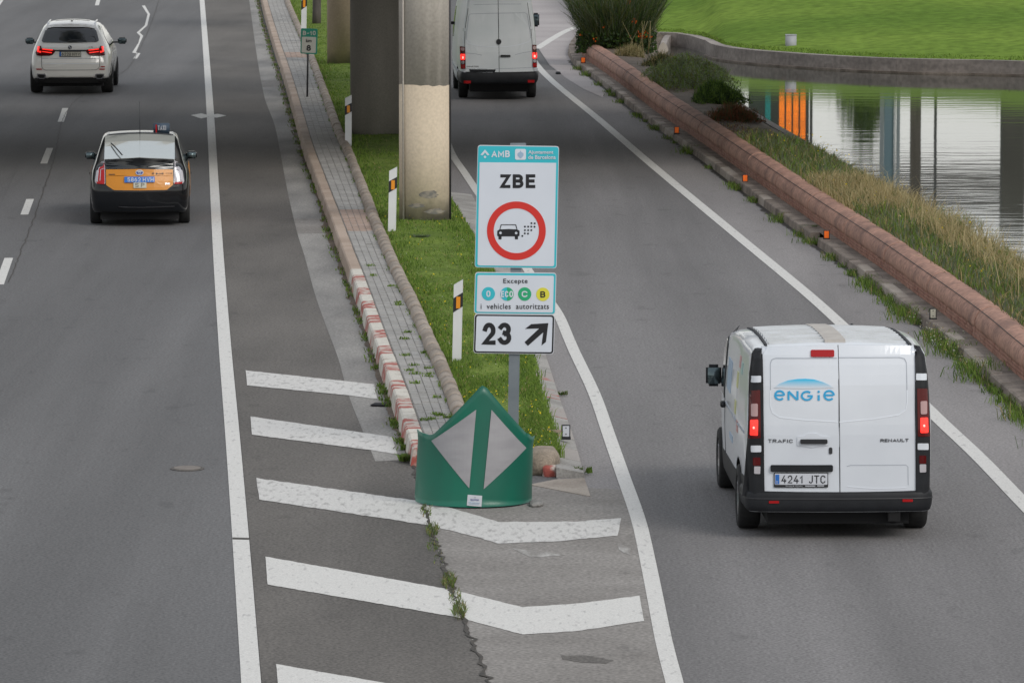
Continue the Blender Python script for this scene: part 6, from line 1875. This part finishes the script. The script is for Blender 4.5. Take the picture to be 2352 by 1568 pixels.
tx.patch('emblem_ring', ell(865, 770, 15, 24, 20), chrome, .021, .008, tg, holes=[ell(865, 770, 8, 16, 20)]); tx.patch('emblem_bar', ell(865, 745, 40, 9, 20), chrome, .022, .008, tg)
tx.text('AMB', 1140, 764, 1212, 790, sign_blk, .016, .03, tg); tx.text('7238', 1244, 762, 1340, 790, sign_blk, .016, -.005, tg, spacing=1.25)
tx.patch('small_emblem', [(1098, 778), (1115, 762), (1132, 778), (1115, 794)], sign_blk, .016, .004, tg, 0); tx.patch('small_emblem', ell(1062, 776, 16, 13, 12), steel_d, .016, .004, tg, 0, holes=[ell(1062, 776, 9, 7, 12)])
tx.patch('dark_script', stroke([(415, 789), (508, 790)], 10), steel_d, .014, .004, tg, 1); tx.text('HSD', 1236, 910, 1306, 938, chrome, .018, .06, tg)
for flip in (0, 1):
    fx = (lambda x: x) if not flip else (lambda x: 1728 - x)
    o_ = 1 if not flip else -1
    lh = tx.patch('tail_light', rpoly([(fx(360), 585), (fx(366), 930), (fx(235), 922), (fx(215), 890), (fx(235), 760), (fx(262), 660), (fx(310), 608)][::o_], 10), lamp_cl, .02, .06, cuts=6)
    tx.patch('red_lens', rpoly([(fx(352), 618), (fx(358), 905), (fx(262), 895), (fx(264), 760), (fx(285), 680), (fx(318), 640)][::o_], 8), lamp_red if not flip else lamp_cl, .027, .008, lh, cuts=4)
    tx.patch('white_strip', stroke([(fx(330), 640), (fx(272), 700), (fx(252), 880)], 9), plate_w, .032, .006, lh)
    tx.patch('white_strip', stroke([(fx(345), 700), (fx(300), 720), (fx(290), 880)], 9), chrome, .032, .006, lh)
    tx.patch('red_base', [(fx(236), 894), (fx(352), 900), (fx(356), 930), (fx(245), 922)][::o_], lamp_on if 0 else lamp_red, .034, .008, lh)
tx.patch('bumper_edge', stroke([(210, 965), (400, 985), (500, 1034), (865, 1040), (1240, 1034), (1330, 985), (1520, 965)], 8), seam_m, .012, .008, cuts=5)
tx.patch('bumper_bar', stroke([(560, 1258), (865, 1268), (1370, 1252)], 12), steel_d, .03, .02)
box('underbody', -.68, .68, .15, 4.2, .12, .35, under_m, tx.root)
# sloping rear glass and roof, laid on top of the body
tx.topbox('rear_glass', -.61, .61, .28, 1.45, .022, glass_l)
tube('wiper_arm', [(-.30, .36, 1.22), (-.42, .70, 1.33), (-.50, .95, 1.385)], .012, black_pl, tx.root, 6)
tx.topbox('roof_edge', -.55, .55, 1.5, 1.56, .024, seam_m)
for sd_ in (-1, 1):
    tx.topbox('roof_strip', sd_ * .565 - .012, sd_ * .565 + .012, 1.2, 2.6, .008, chrome)
    tx.side('side_window', sd_, [(1.05, .98), (3.35, .96), (3.0, 1.14), (2.5, 1.34), (1.9, 1.38), (1.3, 1.27)], glass_m, .006, cuts=9)
    tx.side('side_door', sd_, [(1.15, .36), (2.9, .32), (2.9, .93), (1.3, .95), (1.2, .7)], paint_yell, .004, cuts=6)
    tx.side('door_handle', sd_, [(1.5, .80), (1.7, .80), (1.7, .84), (1.5, .84)], black_pl, .03, cuts=0)
    mirror_at(tx, 'wing_mirror', sd_, 2.95, 1.03, .90, .19, .13, paint_black, .05)
ts = box('roof_sign', .23, .52, 2.0, 2.1, 1.49, 1.66, M('sign_dull_blue', (.05, .075, .11), rough=.4), tx.root, .012)
link('lettering', text_mesh('TAXI', .31, 1.54, .45, 1.62, flat, -1.99, .02, .003), cabinet_m, ts)
box('sign_stripe', .27, .295, 1.985, 2.0, 1.51, 1.64, lamp_red, ts)
tube('antenna', [(0, 1.55, 1.48), (0, 1.35, 1.62), (0, 1.15, 2.1)], .008, black_pl, tx.root, 6, .003)
box('antenna_base', -.03, .03, 1.5, 1.62, 1.47, 1.52, black_pl, tx.root, .01)
